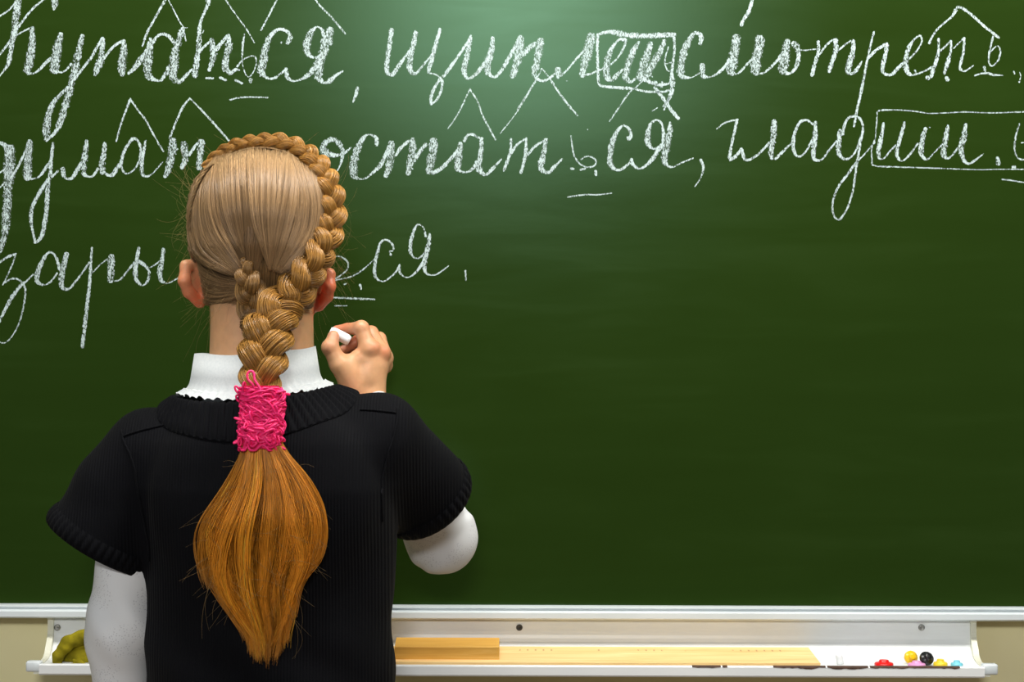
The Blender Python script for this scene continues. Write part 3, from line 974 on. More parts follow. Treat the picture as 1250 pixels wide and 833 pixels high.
def f_head(p):
    x0, y0, z0 = HC
    d = ell(p, (x0, y0, z0 - 0.004), (0.066, 0.081, 0.071))
    d = smin(d, ell(p, (x0, y0 + 0.028, z0 - 0.070), (0.056, 0.058, 0.062)), 0.03)         # jaw
    d = smin(d, ell(p, (x0, y0 - 0.022, z0 - 0.055), (0.058, 0.044, 0.05)), 0.03)          # nape
    d = smin(d, ell(p, (x0, y0 + 0.082, z0 - 0.118), (0.018, 0.014, 0.012)), 0.025)        # chin
    d = smin(d, cone(p, (x0, y0 + 0.085, z0 - 0.035), (x0, y0 + 0.101, z0 - 0.066), 0.006, 0.0105), 0.012)  # nose
    d = smin(d, ell(p, (x0, y0 + 0.088, z0 - 0.090), (0.021, 0.008, 0.0045)), 0.005)       # lips
    d = smin(d, ell(p, (x0, y0 + 0.087, z0 - 0.098), (0.018, 0.008, 0.005)), 0.004)
    for s in (-1, 1):
        d = smax(d, -ell(p, (x0 + s * 0.029, y0 + 0.094, z0 - 0.036), (0.015, 0.012, 0.010)), 0.010)   # eye sockets
        d = smin(d, cone(p, (x0 + s * 0.016, y0 + 0.083, z0 - 0.020), (x0 + s * 0.042, y0 + 0.072, z0 - 0.020), 0.004, 0.003), 0.01)
    d = smin(d, cone(p, (x0 * 0.5 + XN * 0.5, y0 - 0.004, z0 - 0.075), (XN, YB + 0.004, 1.13), 0.0555, 0.058), 0.02)    # neck
    # ears: a curved rim and a thin shell, standing off the head
    for s, top, mid, bot in ((-1, P(227, 325, -0.345), P(225, 343, -0.350), P(243, 370, -0.335)),
                             (1, P(402, 335, -0.345), P(402, 350, -0.350), P(390, 374, -0.335))):
        base_t = top + np.array((-s * 0.012, 0.012, 0.004)); base_b = bot + np.array((-s * 0.004, 0.004, 0.004))
        e = cone(p, base_t, top, 0.006, 0.0062)
        e = smin(e, cone(p, top, mid, 0.0062, 0.0066), 0.004)
        e = smin(e, cone(p, mid, (mid + bot) / 2 + np.array((s * 0.003, -0.002, 0)), 0.0066, 0.0064), 0.004)
        e = smin(e, cone(p, (mid + bot) / 2 + np.array((s * 0.003, -0.002, 0)), bot, 0.0064, 0.0058), 0.004)
        ctr = (top + bot) / 2 + np.array((-s * 0.006, 0.008, 0.002))
        e = smin(e, ell(p, ctr, (0.0045, 0.017, 0.024), rotm(rz=-s * 0.75, ry=s * 0.20)), 0.006)
        d = smin(d, e, 0.007)
    return d


def f_body(p):
    d = f_trunk(p)
    zn = 1.10
    d = smin(d, cone(p, (XN, YB + 0.004, 1.15), (XN, YB + 0.002, 1.06), 0.054, 0.056), 0.02)
    d = smin(d, cone(p, (XN, YB, 1.062), SL + np.array((0.012, 0, -0.004)), 0.034, 0.028), 0.02)
    d = smin(d, cone(p, (XN, YB, 1.062), SR + np.array((-0.010, 0, -0.004)), 0.034, 0.028), 0.02)
    d = smin(d, cone(p, SL, EL, 0.031, 0.027), 0.02)
    d = smin(d, cone(p, EL, WL, 0.027, 0.019), 0.01)
    d = smin(d, cone(p, SR, ER, 0.032, 0.028), 0.02)
    d = smin(d, cone(p, ER, WR, 0.027, 0.0125), 0.01)
    for s in (-1, 1):
        hip = np.array((XC + s * 0.066, YB, 0.66)); kn = np.array((XC + s * 0.062, YB + 0.006, 0.385)); an = np.array((XC + s * 0.058, YB - 0.012, 0.075))
        d = smin(d, cone(p, hip, kn, 0.066, 0.044), 0.03)
        d = smin(d, cone(p, kn, an, 0.043, 0.028), 0.012)
        d = smin(d, ell(p, kn + np.array((0, -0.016, -0.075)), (0.038, 0.036, 0.07)), 0.02)
        d = smin(d, cone(p, an + np.array((0, -0.012, -0.045)), an + np.array((s * 0.010, 0.105, -0.055)), 0.024, 0.019), 0.02)
    return d


def finger(p, pts, rs, k=0.003):
    d = cone(p, pts[0], pts[1], rs[0], rs[1])
    for i in range(1, len(pts) - 1):
        d = smin(d, cone(p, pts[i], pts[i + 1], rs[i], rs[i + 1]), k)
    return d


W0 = P(445, 486, -0.100)
IDX = PL([(450, 426, -0.108), (441, 401, -0.104), (424, 401.5, -0.092), (411, 403, -0.090)])
MID = PL([(464, 431, -0.098), (453, 407, -0.082), (437, 416, -0.078), (419, 427, -0.084)])
RNG_F = PL([(469, 437, -0.085), (463, 414, -0.064), (444, 423, -0.058), (424, 433, -0.068)])
PNK = PL([(469, 446, -0.072), (465, 428, -0.050), (450, 433, -0.040), (440, 444, -0.048)])
THB = PL([(432, 470, -0.106), (414, 445, -0.116), (403.5, 425, -0.118), (407, 411, -0.113)])


def f_hand(p):
    d = ell_cone(p)
    web = cone(p, P(423, 446, -0.112), P(437, 436, -0.108), 0.0085, 0.0090)
    d = smin(d, web, 0.010)
    d = smin(d, finger(p, THB, (0.0150, 0.0118, 0.0098, 0.0074)), 0.010)
    fi = finger(p, IDX, (0.0108, 0.0092, 0.0066, 0.0056))
    fi = smin(fi, ell(p, IDX[1] + np.array((0.0002, -0.001, 0.0003)), (0.0088,) * 3), 0.003)
    fm = finger(p, MID, (0.0112, 0.0090, 0.0072, 0.0062))
    fr = finger(p, RNG_F, (0.0105, 0.0085, 0.0070, 0.0060))
    fp = finger(p, PNK, (0.0095, 0.0075, 0.0062, 0.0054))
    for q in (fi, fm, fr, fp):
        d = smin(d, q, 0.0045)
    # knuckles and the thumb ball
    d = smin(d, ell(p, P(455, 424.5, -0.110), (0.0070, 0.006, 0.006)), 0.009)
    d = smin(d, ell(p, P(468.5, 430, -0.100), (0.0060, 0.006, 0.006)), 0.008)
    d = smin(d, ell(p, THB[2] + np.array((-0.0015, -0.001, 0.001)), (0.0095,) * 3), 0.003)
    return d


def ell_cone(p):
    """palm: wrist to the four knuckles as a flattened web"""
    d = cone(p, W0 + np.array((-0.010, 0, -0.012)), P(431, 455, -0.104), 0.0180, 0.0165)
    d = smin(d, cone(p, W0 + np.array((0.010, 0, -0.012)), P(457, 450, -0.100), 0.0160, 0.0150), 0.012)
    for t, r in ((IDX[0], 0.0108), (MID[0], 0.0108), (RNG_F[0], 0.0105), (PNK[0], 0.0100)):
        d = smin(d, cone(p, P(448, 458, -0.098), t, 0.0150, r), 0.010)
    return d


def left_hand(p):
    w = WL
    d = cone(p, w, w + np.array((0.002, 0.012, -0.055)), 0.018, 0.019)
    for k in range(4):
        b = w + np.array((0.0, 0.030 - 0.014 * k + 0.004, -0.062 - 0.004 * (1.5 - abs(k - 1.5))))
        L = (0.052, 0.058, 0.054, 0.044)[k]
        pts = [b, b + np.array((0.003, 0.003, -L * 0.45)), b + np.array((0.010, 0.006, -L * 0.78)), b + np.array((0.019, 0.008, -L))]
        d = smin(d, finger(p, pts, (0.0088, 0.0080, 0.0072, 0.0062)), 0.004)
    t = [w + np.array((0.004, 0.014, -0.012)), w + np.array((0.010, 0.036, -0.034)), w + np.array((0.016, 0.042, -0.056)), w + np.array((0.020, 0.042, -0.070))]
    return smin(d, finger(p, t, (0.012, 0.010, 0.0085, 0.007)), 0.006)


V1, Q1 = nets(f_body, (XC - 0.24, YB - 0.14, 0.0), (XC + 0.27, -0.05, 1.16), 0.0075)
V2, Q2 = nets(f_head, HC + np.array((-0.115, -0.115, -0.175)), HC + np.array((0.115, 0.125, 0.10)), 0.0026)
V3, Q3 = nets(f_hand, P(385, 510, -0.10) - np.array((0, 0.035, 0)), P(492, 380, -0.10) + np.array((0, 0.08, 0)), 0.0012)
lo = WL + np.array((-0.04, -0.06, -0.15)); hi = WL + np.array((0.06, 0.08, 0.02))
V4, Q4 = nets(left_hand, lo, hi, 0.0028)


def skin_col(V, hot):
    c = np.tile(np.array((0.62, 0.34, 0.175)), (len(V), 1))
    for pt, r, cc, amt in hot:
        d = np.linalg.norm(V - pt, axis=1)
        w = (amt * np.exp(-(d / r) ** 2))[:, None]
        c = c * (1 - w) + np.array(cc) * w
    return c


red = (0.62, 0.15, 0.075)
hot_head = [(P(228, 345, -0.345), 0.022, (0.72, 0.20, 0.09), 0.75), (P(240, 368, -0.34), 0.016, (0.75, 0.13, 0.05), 0.8), (P(398, 350, -0.345), 0.026, (0.72, 0.13, 0.055), 0.95),  # ears: flush plus the red glow of light through skin, put into colour
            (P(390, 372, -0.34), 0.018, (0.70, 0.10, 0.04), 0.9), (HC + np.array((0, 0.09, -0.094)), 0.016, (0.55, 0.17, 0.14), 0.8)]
hot_hand = [(P(456, 424, -0.113), 0.008, red, 0.5), (P(470, 429, -0.106), 0.008, red, 0.6), (IDX[1], 0.009, (0.66, 0.27, 0.16), 0.4), (IDX[3], 0.015, red, 0.65), (IDX[2], 0.010, red, 0.5),
            (THB[3], 0.010, (0.70, 0.30, 0.22), 0.6), (P(402, 424, -0.125), 0.008, (0.62, 0.2, 0.12), 0.4), (MID[2], 0.03, (0.5, 0.10, 0.05), 0.7), (P(428, 473, -0.12), 0.014, red, 0.3)]
Vb = np.vstack([V1, V2, V3, V4])
Qb = np.vstack([Q1, Q2 + len(V1), Q3 + len(V1) + len(V2), Q4 + len(V1) + len(V2) + len(V3)])
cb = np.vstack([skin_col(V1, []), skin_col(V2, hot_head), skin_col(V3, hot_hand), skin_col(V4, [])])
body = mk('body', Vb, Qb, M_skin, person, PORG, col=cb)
for s in (-1, 1):
    v, f = lathe([(0.0105 * math.sin(a), -0.0105 * math.cos(a)) for a in np.linspace(0.05, PI - 0.05, 10)], 16)
    c = HC + np.array((s * 0.029, 0.0770, -0.036))
    o = mk('eye', v + c, f, M_eye, body, PORG)
    # iris
    v, f = lathe([(0.0005, 0.0), (0.0045, 0.0004), (0.0050, 0.0)], 14)
    v = np.stack([v[:, 0], 0.0098 + v[:, 2], v[:, 1]], 1)
    mk('iris', v + c, f, M_dark, body, PORG)

# chalk in the hand
ca, cb_ = P(403, 403.5, -0.108), P(427, 416.5, -0.106)
path = np.linspace(ca, cb_, 9)
rr = np.array([0.0044, 0.0058, 0.0062, 0.0064, 0.0065, 0.0066, 0.0067, 0.0065, 0.0052])
v, f = tube(path, rr, 18)
o = mk('chalk_stick', v, f, M_chalkstick, None, ca)
tag(o, 'white stick of chalk held between the thumb and finger of the raised hand', 'chalk')


# ---------------- white shirt
def f_sleeve_l(p):
    d = cone(p, SL + np.array((0, 0, 0.0)), EL, 0.0355, 0.0345)
    d = smin(d, cone(p, EL, WL, 0.0345, 0.0245), 0.02)
    t = p[:, 2]
    w = 0.0016 * np.sin(t * 95 + 7 * (p[:, 0] - EL[0]) * 20) * np.exp(-((t - EL[2]) / 0.05) ** 2)
    return smax(d + w, (WL[2] + 0.012) - p[:, 2], 0.004)


def f_sleeve_r(p):
    d = cone(p, SR, ER, 0.036, 0.0385)
    d = smin(d, ell(p, ER + np.array((0.001, 0.0, -0.002)), (0.0410, 0.040, 0.0415)), 0.012)
    ax = (WR - ER) / np.linalg.norm(WR - ER)
    d2 = cone(p, ER, WR, 0.0385, 0.0250)
    d = smin(d, d2, 0.012)
    w = 0.0006 * np.sin((p[:, 0] * 0.8 - p[:, 2]) * 210 + 3 * np.sin(p[:, 2] * 60))
    return smax(d + w, (p - (WR - ax * 0.0115)) @ ax.astype(np.float32), 0.003)


V1, Q1 = nets(f_sleeve_l, np.minimum(SL, WL) - 0.06, np.maximum(SL, WL) + 0.06, 0.004)
shirt = mk('shirt', V1, Q1, M_white, person, PORG)
shirt['label'] = 'white long sleeve shirt'
lo = np.minimum(np.minimum(SR, ER), WR) - 0.06; hi = np.maximum(np.maximum(SR, ER), WR) + 0.06
V1, Q1 = nets(f_sleeve_r, lo, hi, 0.003)
mk('sleeve', V1, Q1, M_white, shirt, PORG)

# turned-down collar with a frilled edge
NT, NP = 220, 22
prof_c = [(-0.006, -0.020, 0), (-0.005, 0.010, 0), (-0.003, 0.034, 0), (0.001, 0.0415, 0), (0.0055, 0.0420, 0), (0.0085, 0.037, 0), (0.0085, 0.028, 0), (0.0090, 0.018, 0.0), (0.0115, 0.008, 0.2), (0.0165, 0.001, 0.6), (0.0220, -0.003, 1.0), (0.0245, -0.0045, 1.3)]
prof_c = catmull(prof_c, NP)
cc = P(311, 474, YB)
V, F = [], []
for i in range(NT):
    a = 2 * PI * i / NT
    for r, z, fr in prof_c:
        rx, ry = 0.0605 + r, 0.0590 + r
        x = cc[0] + rx * math.cos(a) + 0.004 * math.sin(a)
        y = YB + 0.004 + ry * math.sin(a)
        fz = 0.0011 * fr * math.sin(a * 46) + 0.0006 * fr * math.sin(a * 23 + 1)
        zz = cc[2] + z + 0.055 * (x - cc[0]) + fz - 0.004 * math.sin(a) ** 2 * (1 if math.sin(a) < 0 else 2) + 0.0008 * math.sin(5 * a + 1)
        if fr > 0.5:
            zz += 0.003 * abs(math.cos(a)) ** 2
        V.append((x + 0.0010 * fr * math.sin(a * 46 + 1) * math.cos(a), y + 0.0010 * fr * math.sin(a * 46 + 1) * math.sin(a), zz))
for i in range(NT):
    i2 = (i + 1) % NT
    for k in range(NP - 1):
        F.append([i * NP + k, i2 * NP + k, i2 * NP + k + 1, i * NP + k + 1])
mk('collar', V, F, M_collar, shirt, PORG)


# ---------------- black knitted sweater
SLE = P(118, 662, YB + 0.004)          # centre of the left sleeve opening
SRE = P(523, 607, -0.285)              # centre of the right sleeve opening
axL = (SLE - P(182, 556, YB)); axL /= np.linalg.norm(axL)
axR = (SRE - P(463, 527, YB)); axR /= np.linalg.norm(axR)
A_L = P(182, 560, YB); A_R = P(458, 545, YB)
HEM_Z = 0.665


def f_sweater(p):
    d = smax(f_trunk(p, 0.011), p[:, 2] - 1.085, 0.03)
    d = smin(d, cone(p, (XN + 0.012, YB - 0.002, 1.062), P(186, 548, YB), 0.055, 0.0375), 0.045)
    d = smin(d, cone(p, (XN + 0.000, YB - 0.002, 1.066), P(462, 530, YB), 0.053, 0.0385), 0.045)
    d = smin(d, ell(p, (XC, YB - 0.058, 1.015), (0.105, 0.040, 0.085)), 0.05)
    s1 = cone(p, A_L, SLE + axL * 0.05, 0.0455, 0.0680)
    s1 = smin(s1, cone(p, P(180, 545, YB), P(138, 592, YB), 0.036, 0.040), 0.02)
    s1 = smax(s1, (p - SLE.astype(np.float32)) @ axL.astype(np.float32), 0.004)
    d = smin(d, s1, 0.022)
    s2 = cone(p, A_R, SRE + axR * 0.05, 0.0465, 0.0535)
    s2 = smin(s2, cone(p, P(466, 528, YB), P(524, 587, YB + 0.06), 0.0385, 0.0385), 0.02)
    s2 = smax(s2, (p - SRE.astype(np.float32)) @ axR.astype(np.float32), 0.004)
    d = smin(d, s2, 0.022)
    # soft folds
    wr = 0.0014 * np.sin(p[:, 0] * 55 + p[:, 2] * 38 + 1.3 * np.sin(p[:, 2] * 30)) * np.clip((1.02 - p[:, 2]) * 6, 0, 1)
    d = d + wr
    # hollow sleeves
    h1 = cone(p, SLE - axL * 0.045, SLE + axL * 0.06, 0.040, 0.0660)
    h2 = cone(p, SRE - axR * 0.045, SRE + axR * 0.06, 0.038, 0.0500)
    d = smax(d, -h1, 0.003)
    d = smax(d, -h2, 0.003)
    # neck hole and hem
    d = smax(d, -cone(p, (XN, YB + 0.004, 1.10), (XN, YB + 0.004, 1.25), 0.048, 0.055), 0.004)
    return smax(d, HEM_Z - p[:, 2], 0.006)


V1, Q1 = nets(f_sweater, (XC - 0.30, YB - 0.15, HEM_Z - 0.02), (XC + 0.28, YB + 0.16, 1.17), 0.0042)
sweater = mk('sweater', V1, Q1, M_knit, person, PORG)
sweater['label'] = 'black knitted short sleeve sweater'


# neck band: from the lower ring (on the sweater) up to the collar
NU, NR, RIBS = 66 * 8, 11, 66
nt = P(311, 479, YB); nb = P(317, 500, YB)
top = np.array([(nt[0] + 0.0850 * math.cos(a) + 0.003 * math.sin(a), YB + 0.003 + 0.0800 * math.sin(a), nt[2] + 0.070 * 0.085 * math.cos(a) - 0.010 * math.sin(a) ** 2) for a in np.linspace(0, 2 * PI, NU, endpoint=False)])
bot = np.array([(nb[0] + 0.1100 * math.cos(a), YB - 0.002 + 0.098 * math.sin(a), nb[2] + 0.085 * 0.10 * math.cos(a) - 0.029 * math.sin(a) ** 2) for a in np.linspace(0, 2 * PI, NU, endpoint=False)])
bot = project(f_sweater, bot, 0.001, 6).astype(float)
#top = np.where((f_sweater(top.astype(np.float32)) < 0.004)[:, None], project(f_sweater, top, 0.004, 6), top)
V, F = [], []
tt = np.linspace(0, 1, NR)
for i in range(NU):
    a = 2 * PI * i / NU
    n = np.array((math.cos(a) * 0.75, math.sin(a) * 0.75, 0.66))
    rib = (0.5 + 0.5 * math.cos(a * RIBS)) ** 0.7
    for t in tt:
        q = top[i] * (1 - t) + bot[i] * t
        V.append(q + n * (0.0022 * math.sin(PI * min(1, t * 1.0)) ** 0.5 + 0.0026 * rib * (1 - 0.4 * abs(2 * t - 1) ** 4) + 0.0030 * (1 - t) ** 3))
    V.append(top[i] - n * 0.004 + np.array((-0.006 * math.cos(a), -0.006 * math.sin(a), -0.004)))
m = NR + 1
order = [NR] + list(range(NR))
for i in range(NU):
    i2 = (i + 1) % NU
    for k in range(NR):
        F.append([i * m + order[k], i2 * m + order[k], i2 * m + order[k + 1], i * m + order[k + 1]][::-1])
mk('neck_band', V, F, M_knit, sweater, PORG)
# seam under the neck band
ring = project(f_sweater, bot, 0.0003, 3).astype(float)
v, f = tube(ring[::4], 0.0014, 5, closed=True)
mk('seam', v, f, M_knit, sweater, PORG)


def sleeve_band(c, ax, r, h, ribs):
    up = np.array((0, -1.0, 0)); u = np.cross(ax, up); u /= np.linalg.norm(u); w = np.cross(ax, u)
    nu = ribs * 8
    ang = 2 * PI * np.arange(nu) / nu
    nrm = np.cos(ang)[:, None] * u + np.sin(ang)[:, None] * w
    ts = np.linspace(0, 1, 7)
    rr = np.empty((nu, 7))
    cand = np.linspace(r * 1.22, r * 0.8, 60)
    for k, t in enumerate(ts):                       # radius of the sleeve surface under the band
        axo = min(h * (t - 0.80), -0.004)
        q = (c + ax * axo)[None, None] + nrm[:, None] * cand[None, :, None]
        ins = f_sweater(q.reshape(-1, 3).astype(np.float32)).reshape(nu, -1) < 0
        ins[:, -1] = True
        first = ins.argmax(1)
        x = cand[first]
        x[first == 0] = r * 1.02
        for _ in range(3):
            x = sum(np.roll(x, d) for d in range(-10, 11)) / 21.0
        rr[:, k] = x
    V, F = [], []
    for i in range(nu):
        rib = (0.5 + 0.5 * math.cos(ang[i] * ribs)) ** 0.6
        for k, t in enumerate(ts):
            e = 1 - abs(2 * t - 1) ** 6
            V.append(c + ax * (h * (t - 0.80)) + nrm[i] * (rr[i, k] + 0.0006 + 0.0012 * math.sin(PI * t) + 0.0016 * rib * (0.3 + 0.7 * e)))
        V.append(c + ax * (h * 0.19) + nrm[i] * (rr[i, 6] - 0.005))
        V.append(c + ax * (h * -0.4) + nrm[i] * (rr[i, 6] - 0.006))
    m = 9
    for i in range(nu):
        i2 = (i + 1) % nu
        for k in range(m - 1):
            F.append([i * m + k, i2 * m + k, i2 * m + k + 1, i * m + k + 1])
    return np.array(V), F


v, f = sleeve_band(SLE, axL, 0.0655, 0.021, 44)
mk('sleeve_band', v, f, M_knit, sweater, PORG)
v, f = sleeve_band(SRE, axR, 0.0515, 0.021, 36)
mk('sleeve_band', v, f, M_knit, sweater, PORG)


def seam_on(pts, r=0.0012):
    q = catmull(PL(pts), 40)
    q = project(f_sweater, q, 0.0007, 8).astype(float)
    v, f = tube(q, r, 6)
    mk('seam', v, f, M_knit, sweater, PORG)


seam_on([(142, 520, -0.40), (148, 560, -0.43), (156, 610, -0.43), (168, 665, -0.42), (172, 690, -0.41)])
seam_on([(493, 484, -0.40), (495, 530, -0.43), (492, 580, -0.43), (487, 640, -0.42)])
seam_on([(143, 527, -0.41), (170, 520, -0.41), (200, 508, -0.41)])
seam_on([(492, 492, -0.41), (468, 492, -0.41), (440, 487, -0.41)])

# skirt, tights, shoes (below the picture)
V, F = [], []
NSK, rows = 160, np.linspace(0, 1, 12)
for i in range(NSK):
    a = 2 * PI * i / NSK
    for t in rows:
        z = 0.72 - 0.33 * t
        pl = 0.012 * t * (abs(((a * 20 / (2 * PI)) % 1) - 0.5) * 2)
        V.append((XC + (0.138 + 0.055 * t + pl) * math.cos(a), YB + (0.098 + 0.055 * t + pl) * math.sin(a), z))
m = len(rows)
for i in range(NSK):
    i2 = (i + 1) % NSK
    for k in range(m - 1):
        F.append([i * m + k, i * m + k + 1, i2 * m + k + 1, i2 * m + k])
F.append([i * m for i in range(NSK)])
mk('skirt', V, F, M_skirt, person, PORG)
for s in (-1, 1):
    kn = np.array((XC + s * 0.062, YB + 0.006, 0.385)); an = np.array((XC + s * 0.058, YB - 0.012, 0.075))
    hip = np.array((XC + s * 0.066, YB, 0.60))
    def f_leg(p, kn=kn, an=an, hip=hip):
        d = smin(cone(p, hip, kn, 0.063, 0.0460), cone(p, kn, an, 0.0450, 0.0300), 0.02)
        return smin(d, ell(p, kn + np.array((0, -0.016, -0.075)), (0.040, 0.038, 0.072)), 0.02)
    V1, Q1 = nets(f_leg, an - np.array((0.08, 0.08, 0.05)), hip + np.array((0.08, 0.09, 0.07)), 0.007)
    mk('tights_leg', V1, Q1, M_tights, person, PORG)
    def f_shoe(p, an=an, s=s):
        d = cone(p, an + np.array((0, -0.014, -0.042)), an + np.array((s * 0.010, 0.108, -0.052)), 0.034, 0.029)
        d = smin(d, cone(p, an + np.array((0, -0.008, -0.01)), an + np.array((0, -0.008, -0.03)), 0.033, 0.036), 0.02)
        return smax(d, 0.0 - p[:, 2], 0.004)
    V1, Q1 = nets(f_shoe, an - np.array((0.06, 0.07, 0.085)), an + np.array((0.06, 0.16, 0.06)), 0.005)
    mk('shoe', V1, Q1, M_shoe, person, PORG)

# ------------------------------------------------------------------ hair
def cap_half(py):
    """half width (px) and half depth (m) of the combed hair against photo height"""
    py = np.asarray(py, float)
    up = np.sqrt(np.clip(1 - ((264 - py) / 88.0) ** 2, 0.0, 1))
    aw = np.where(py < 264, 90 * up, np.interp(py, [264, 300, 330, 355, 378, 400], [90, 89, 84, 77, 68, 60]))
    bd = np.where(py < 264, 0.098 * up, np.interp(py, [264, 300, 330, 355, 378, 400], [0.098, 0.096, 0.088, 0.076, 0.063, 0.056]))
    return aw, bd


YC = -0.345
SCL = (YC - CAMY) / FPX


def surf(px, py, off=0.0):
    """point of the hair surface seen at the photo pixel, raised by off (m)"""
    px = np.asarray(px, float); py = np.asarray(py, float)
    a, b = cap_half(py)
    a = np.maximum(a, 2.0)
    t = np.clip((px - 320) / a, -0.995, 0.995)
    Y = YC - b * np.sqrt(1 - t * t) - off
    D = (Y - CAMY) / FPX
    return np.stack([(px - 625) * D, Y, CAMZ + (416.5 - py) * D], -1)


def surf_n(px, py):
    e = 1.5
    du = surf(px + e, py) - surf(px - e, py); dv = surf(px, py + e) - surf(px, py - e)
    n = np.cross(dv, du)
    n /= np.linalg.norm(n, axis=-1, keepdims=True) + 1e-12
    n = np.where((n[..., 1:2] > 0), -n, n)
    return n


def fibre_mesh(paths, rad, cols):
    """paths (n, m, 3), rad (n, m) or (m,), cols (n, m, 3) or (n, 3) -> three-sided tubes"""
    paths = np.asarray(paths, float)
    n, m, _ = paths.shape
    rad = np.broadcast_to(rad, (n, m))
    T = np.gradient(paths, axis=1)
    T /= np.linalg.norm(T, axis=2, keepdims=True) + 1e-12
    ref = np.array((0.31, -0.92, 0.22))
    N = ref - T * (T @ ref)[..., None]
    N /= np.linalg.norm(N, axis=2, keepdims=True) + 1e-9
    B = np.cross(T, N)
    V = np.empty((n, m, 3, 3))
    for k in range(3):
        a = 2 * PI * k / 3
        V[:, :, k] = paths + rad[..., None] * (math.cos(a) * N + math.sin(a) * B)
    base = (np.arange(n)[:, None, None] * m + np.arange(m - 1)[None, :, None]) * 3
    k = np.arange(3)[None, None, :]; k2 = (np.arange(3)[None, None, :] + 1) % 3
    Q = np.stack([base + k, base + k2, base + 3 + k2, base + 3 + k], -1).reshape(-1, 4)
    cols = np.asarray(cols, float)
    if cols.ndim == 2: cols = np.repeat(cols[:, None], m, 1)
    C = np.repeat(cols[:, :, None, :], 3, 2).reshape(-1, 3)
    return V.reshape(-1, 3), Q, C


def join(parts):
    vs, qs, cs, n = [], [], [], 0
    for V, Q, C in parts:
        vs.append(V); qs.append(Q + n); cs.append(C); n += len(V)
    return np.vstack(vs), np.vstack(qs), np.vstack(cs)


def hair_cols(n, base, var=0.20, light=0.12):
    base = np.array(base)
    k = np.exp(RNG.normal(0, var, n))[:, None]
    c = base * k
    m = RNG.random(n) < light
    c[m] = c[m] * 1.35 + np.array((0.05, 0.035, 0.02))
    return np.clip(c, 0.01, 0.9)


C_HEAD = (0.27, 0.165, 0.078)
C_BRAID = (0.36, 0.178, 0.036)
C_TAIL = (0.52, 0.20, 0.015)

# base cap under the strands (whole head, open at the face)
NPH, NZ = 96, 44
V, F, C = [], [], []
pys = np.concatenate([np.linspace(180, 264, 20), np.linspace(270, 384, NZ - 20)])
for py in pys:
    a, b = cap_half(py)
    a = max(0.5, a - 11); b = max(0.004, b - 0.012)
    for k in range(NPH):
        # angle 0 at the face, the cap runs around the back
        lim = float(np.interp(py, [180, 225, 262, 320, 384], [PI, PI, 2.25, 1.62, 1.25]))
        th = -PI / 2 + lim * (2 * k / (NPH - 1) - 1)
        x = (320 - 625) * SCL + a * SCL * math.cos(th)
        y = YC + b * math.sin(th)
        pz = 264 - (264 - py) * 0.88 if py < 264 else py
        z = CAMZ + (416.5 - pz) * SCL
        V.append((x, y, z))
        C.append((0.20, 0.12, 0.055))  # darker than the strands: shade beneath them is put into the colour
for j in range(NZ - 1):
    for k in range(NPH - 1):
        F.append([j * NPH + k, j * NPH + k + 1, (j + 1) * NPH + k + 1, (j + 1) * NPH + k])
F.append(list(range(NPH)))
hair = mk('hair', V, F, M_haircap, person, PORG, col=np.array(C))
hair['label'] = 'light brown combed hair'


def flow(left, right, n, m, off0, off1, jit=1.2, base=C_HEAD, dark_end=1.0, rad=0.00032, pw=1.0, offv=0.0016):
    """strands between two boundary curves (px) lifted on the head; off0/off1 height above the surface at start/end"""
    Lc = catmull(np.array(left, float), m); Rc = catmull(np.array(right, float), m)
    s = RNG.random(n)
    s = np.clip(s, 0, 1) ** pw
    t = np.linspace(0, 1, m)
    xy = Lc[None] * (1 - s[:, None, None]) + Rc[None] * s[:, None, None]
    # clumps: neighbouring strands bend together
    ph = RNG.random(3) * 6
    cl = np.sin(s * 31 + ph[0]) * 1.2 + np.sin(s * 77 + ph[1]) * 0.8
    xy[:, :, 0] += cl[:, None] * np.sin(t * PI)[None] + (RNG.normal(0, jit, (n, 1)) * np.sin(t * 2.4 + 0.3)[None])
    xy[:, :, 1] += RNG.normal(0, jit, (n, 1))
    # random start / end along the curve
    st = RNG.random(n) * 0.10; en = 1 - RNG.random(n) * 0.10
    tt = st[:, None] + (en - st)[:, None] * t[None]
    ii = tt * (m - 1); i0 = np.clip(ii.astype(int), 0, m - 2); fr = (ii - i0)[..., None]
    ar = np.arange(n)[:, None]
    xy = xy[ar, i0] * (1 - fr) + xy[ar, i0 + 1] * fr
    bulge = 0.0012 * np.sin(s * 40 + ph[2])[:, None] * np.sin(t * PI)[None]
    off = off0 + (off1 - off0) * tt ** 1.5 + bulge - (RNG.random((n, 1)) ** 2) * offv * 2
    pts = surf(xy[..., 0], xy[..., 1], 0.0)
    nn = surf_n(xy[..., 0], xy[..., 1])
    pts = pts + nn * off[..., None]
    cols = hair_cols(n, base)
    cols = cols[:, None, :] * (1 + (dark_end - 1) * tt[..., None] ** 1.5)
    r = rad * (0.7 + 0.6 * RNG.random((n, 1))) * np.ones((1, m))
    r[:, 0] *= 0.3; r[:, -1] *= 0.3
    return fibre_mesh(pts, r, cols)


parts = []
# centre-left section, dips under the left one
parts.append(flow([(262, 192), (262, 230), (266, 268), (280, 300), (296, 326)], [(304, 182), (305, 220), (305, 255), (301, 292), (297, 322)], 2600, 18, 0.001, -0.0115))
# left section, sweeps over it towards the nape
parts.append(flow([(236, 222), (233, 255), (233, 290), (244, 318), (286, 336)], [(264, 192), (259, 240), (266, 275), (282, 305), (297, 330)], 2900, 18, 0.0025, 0.003))
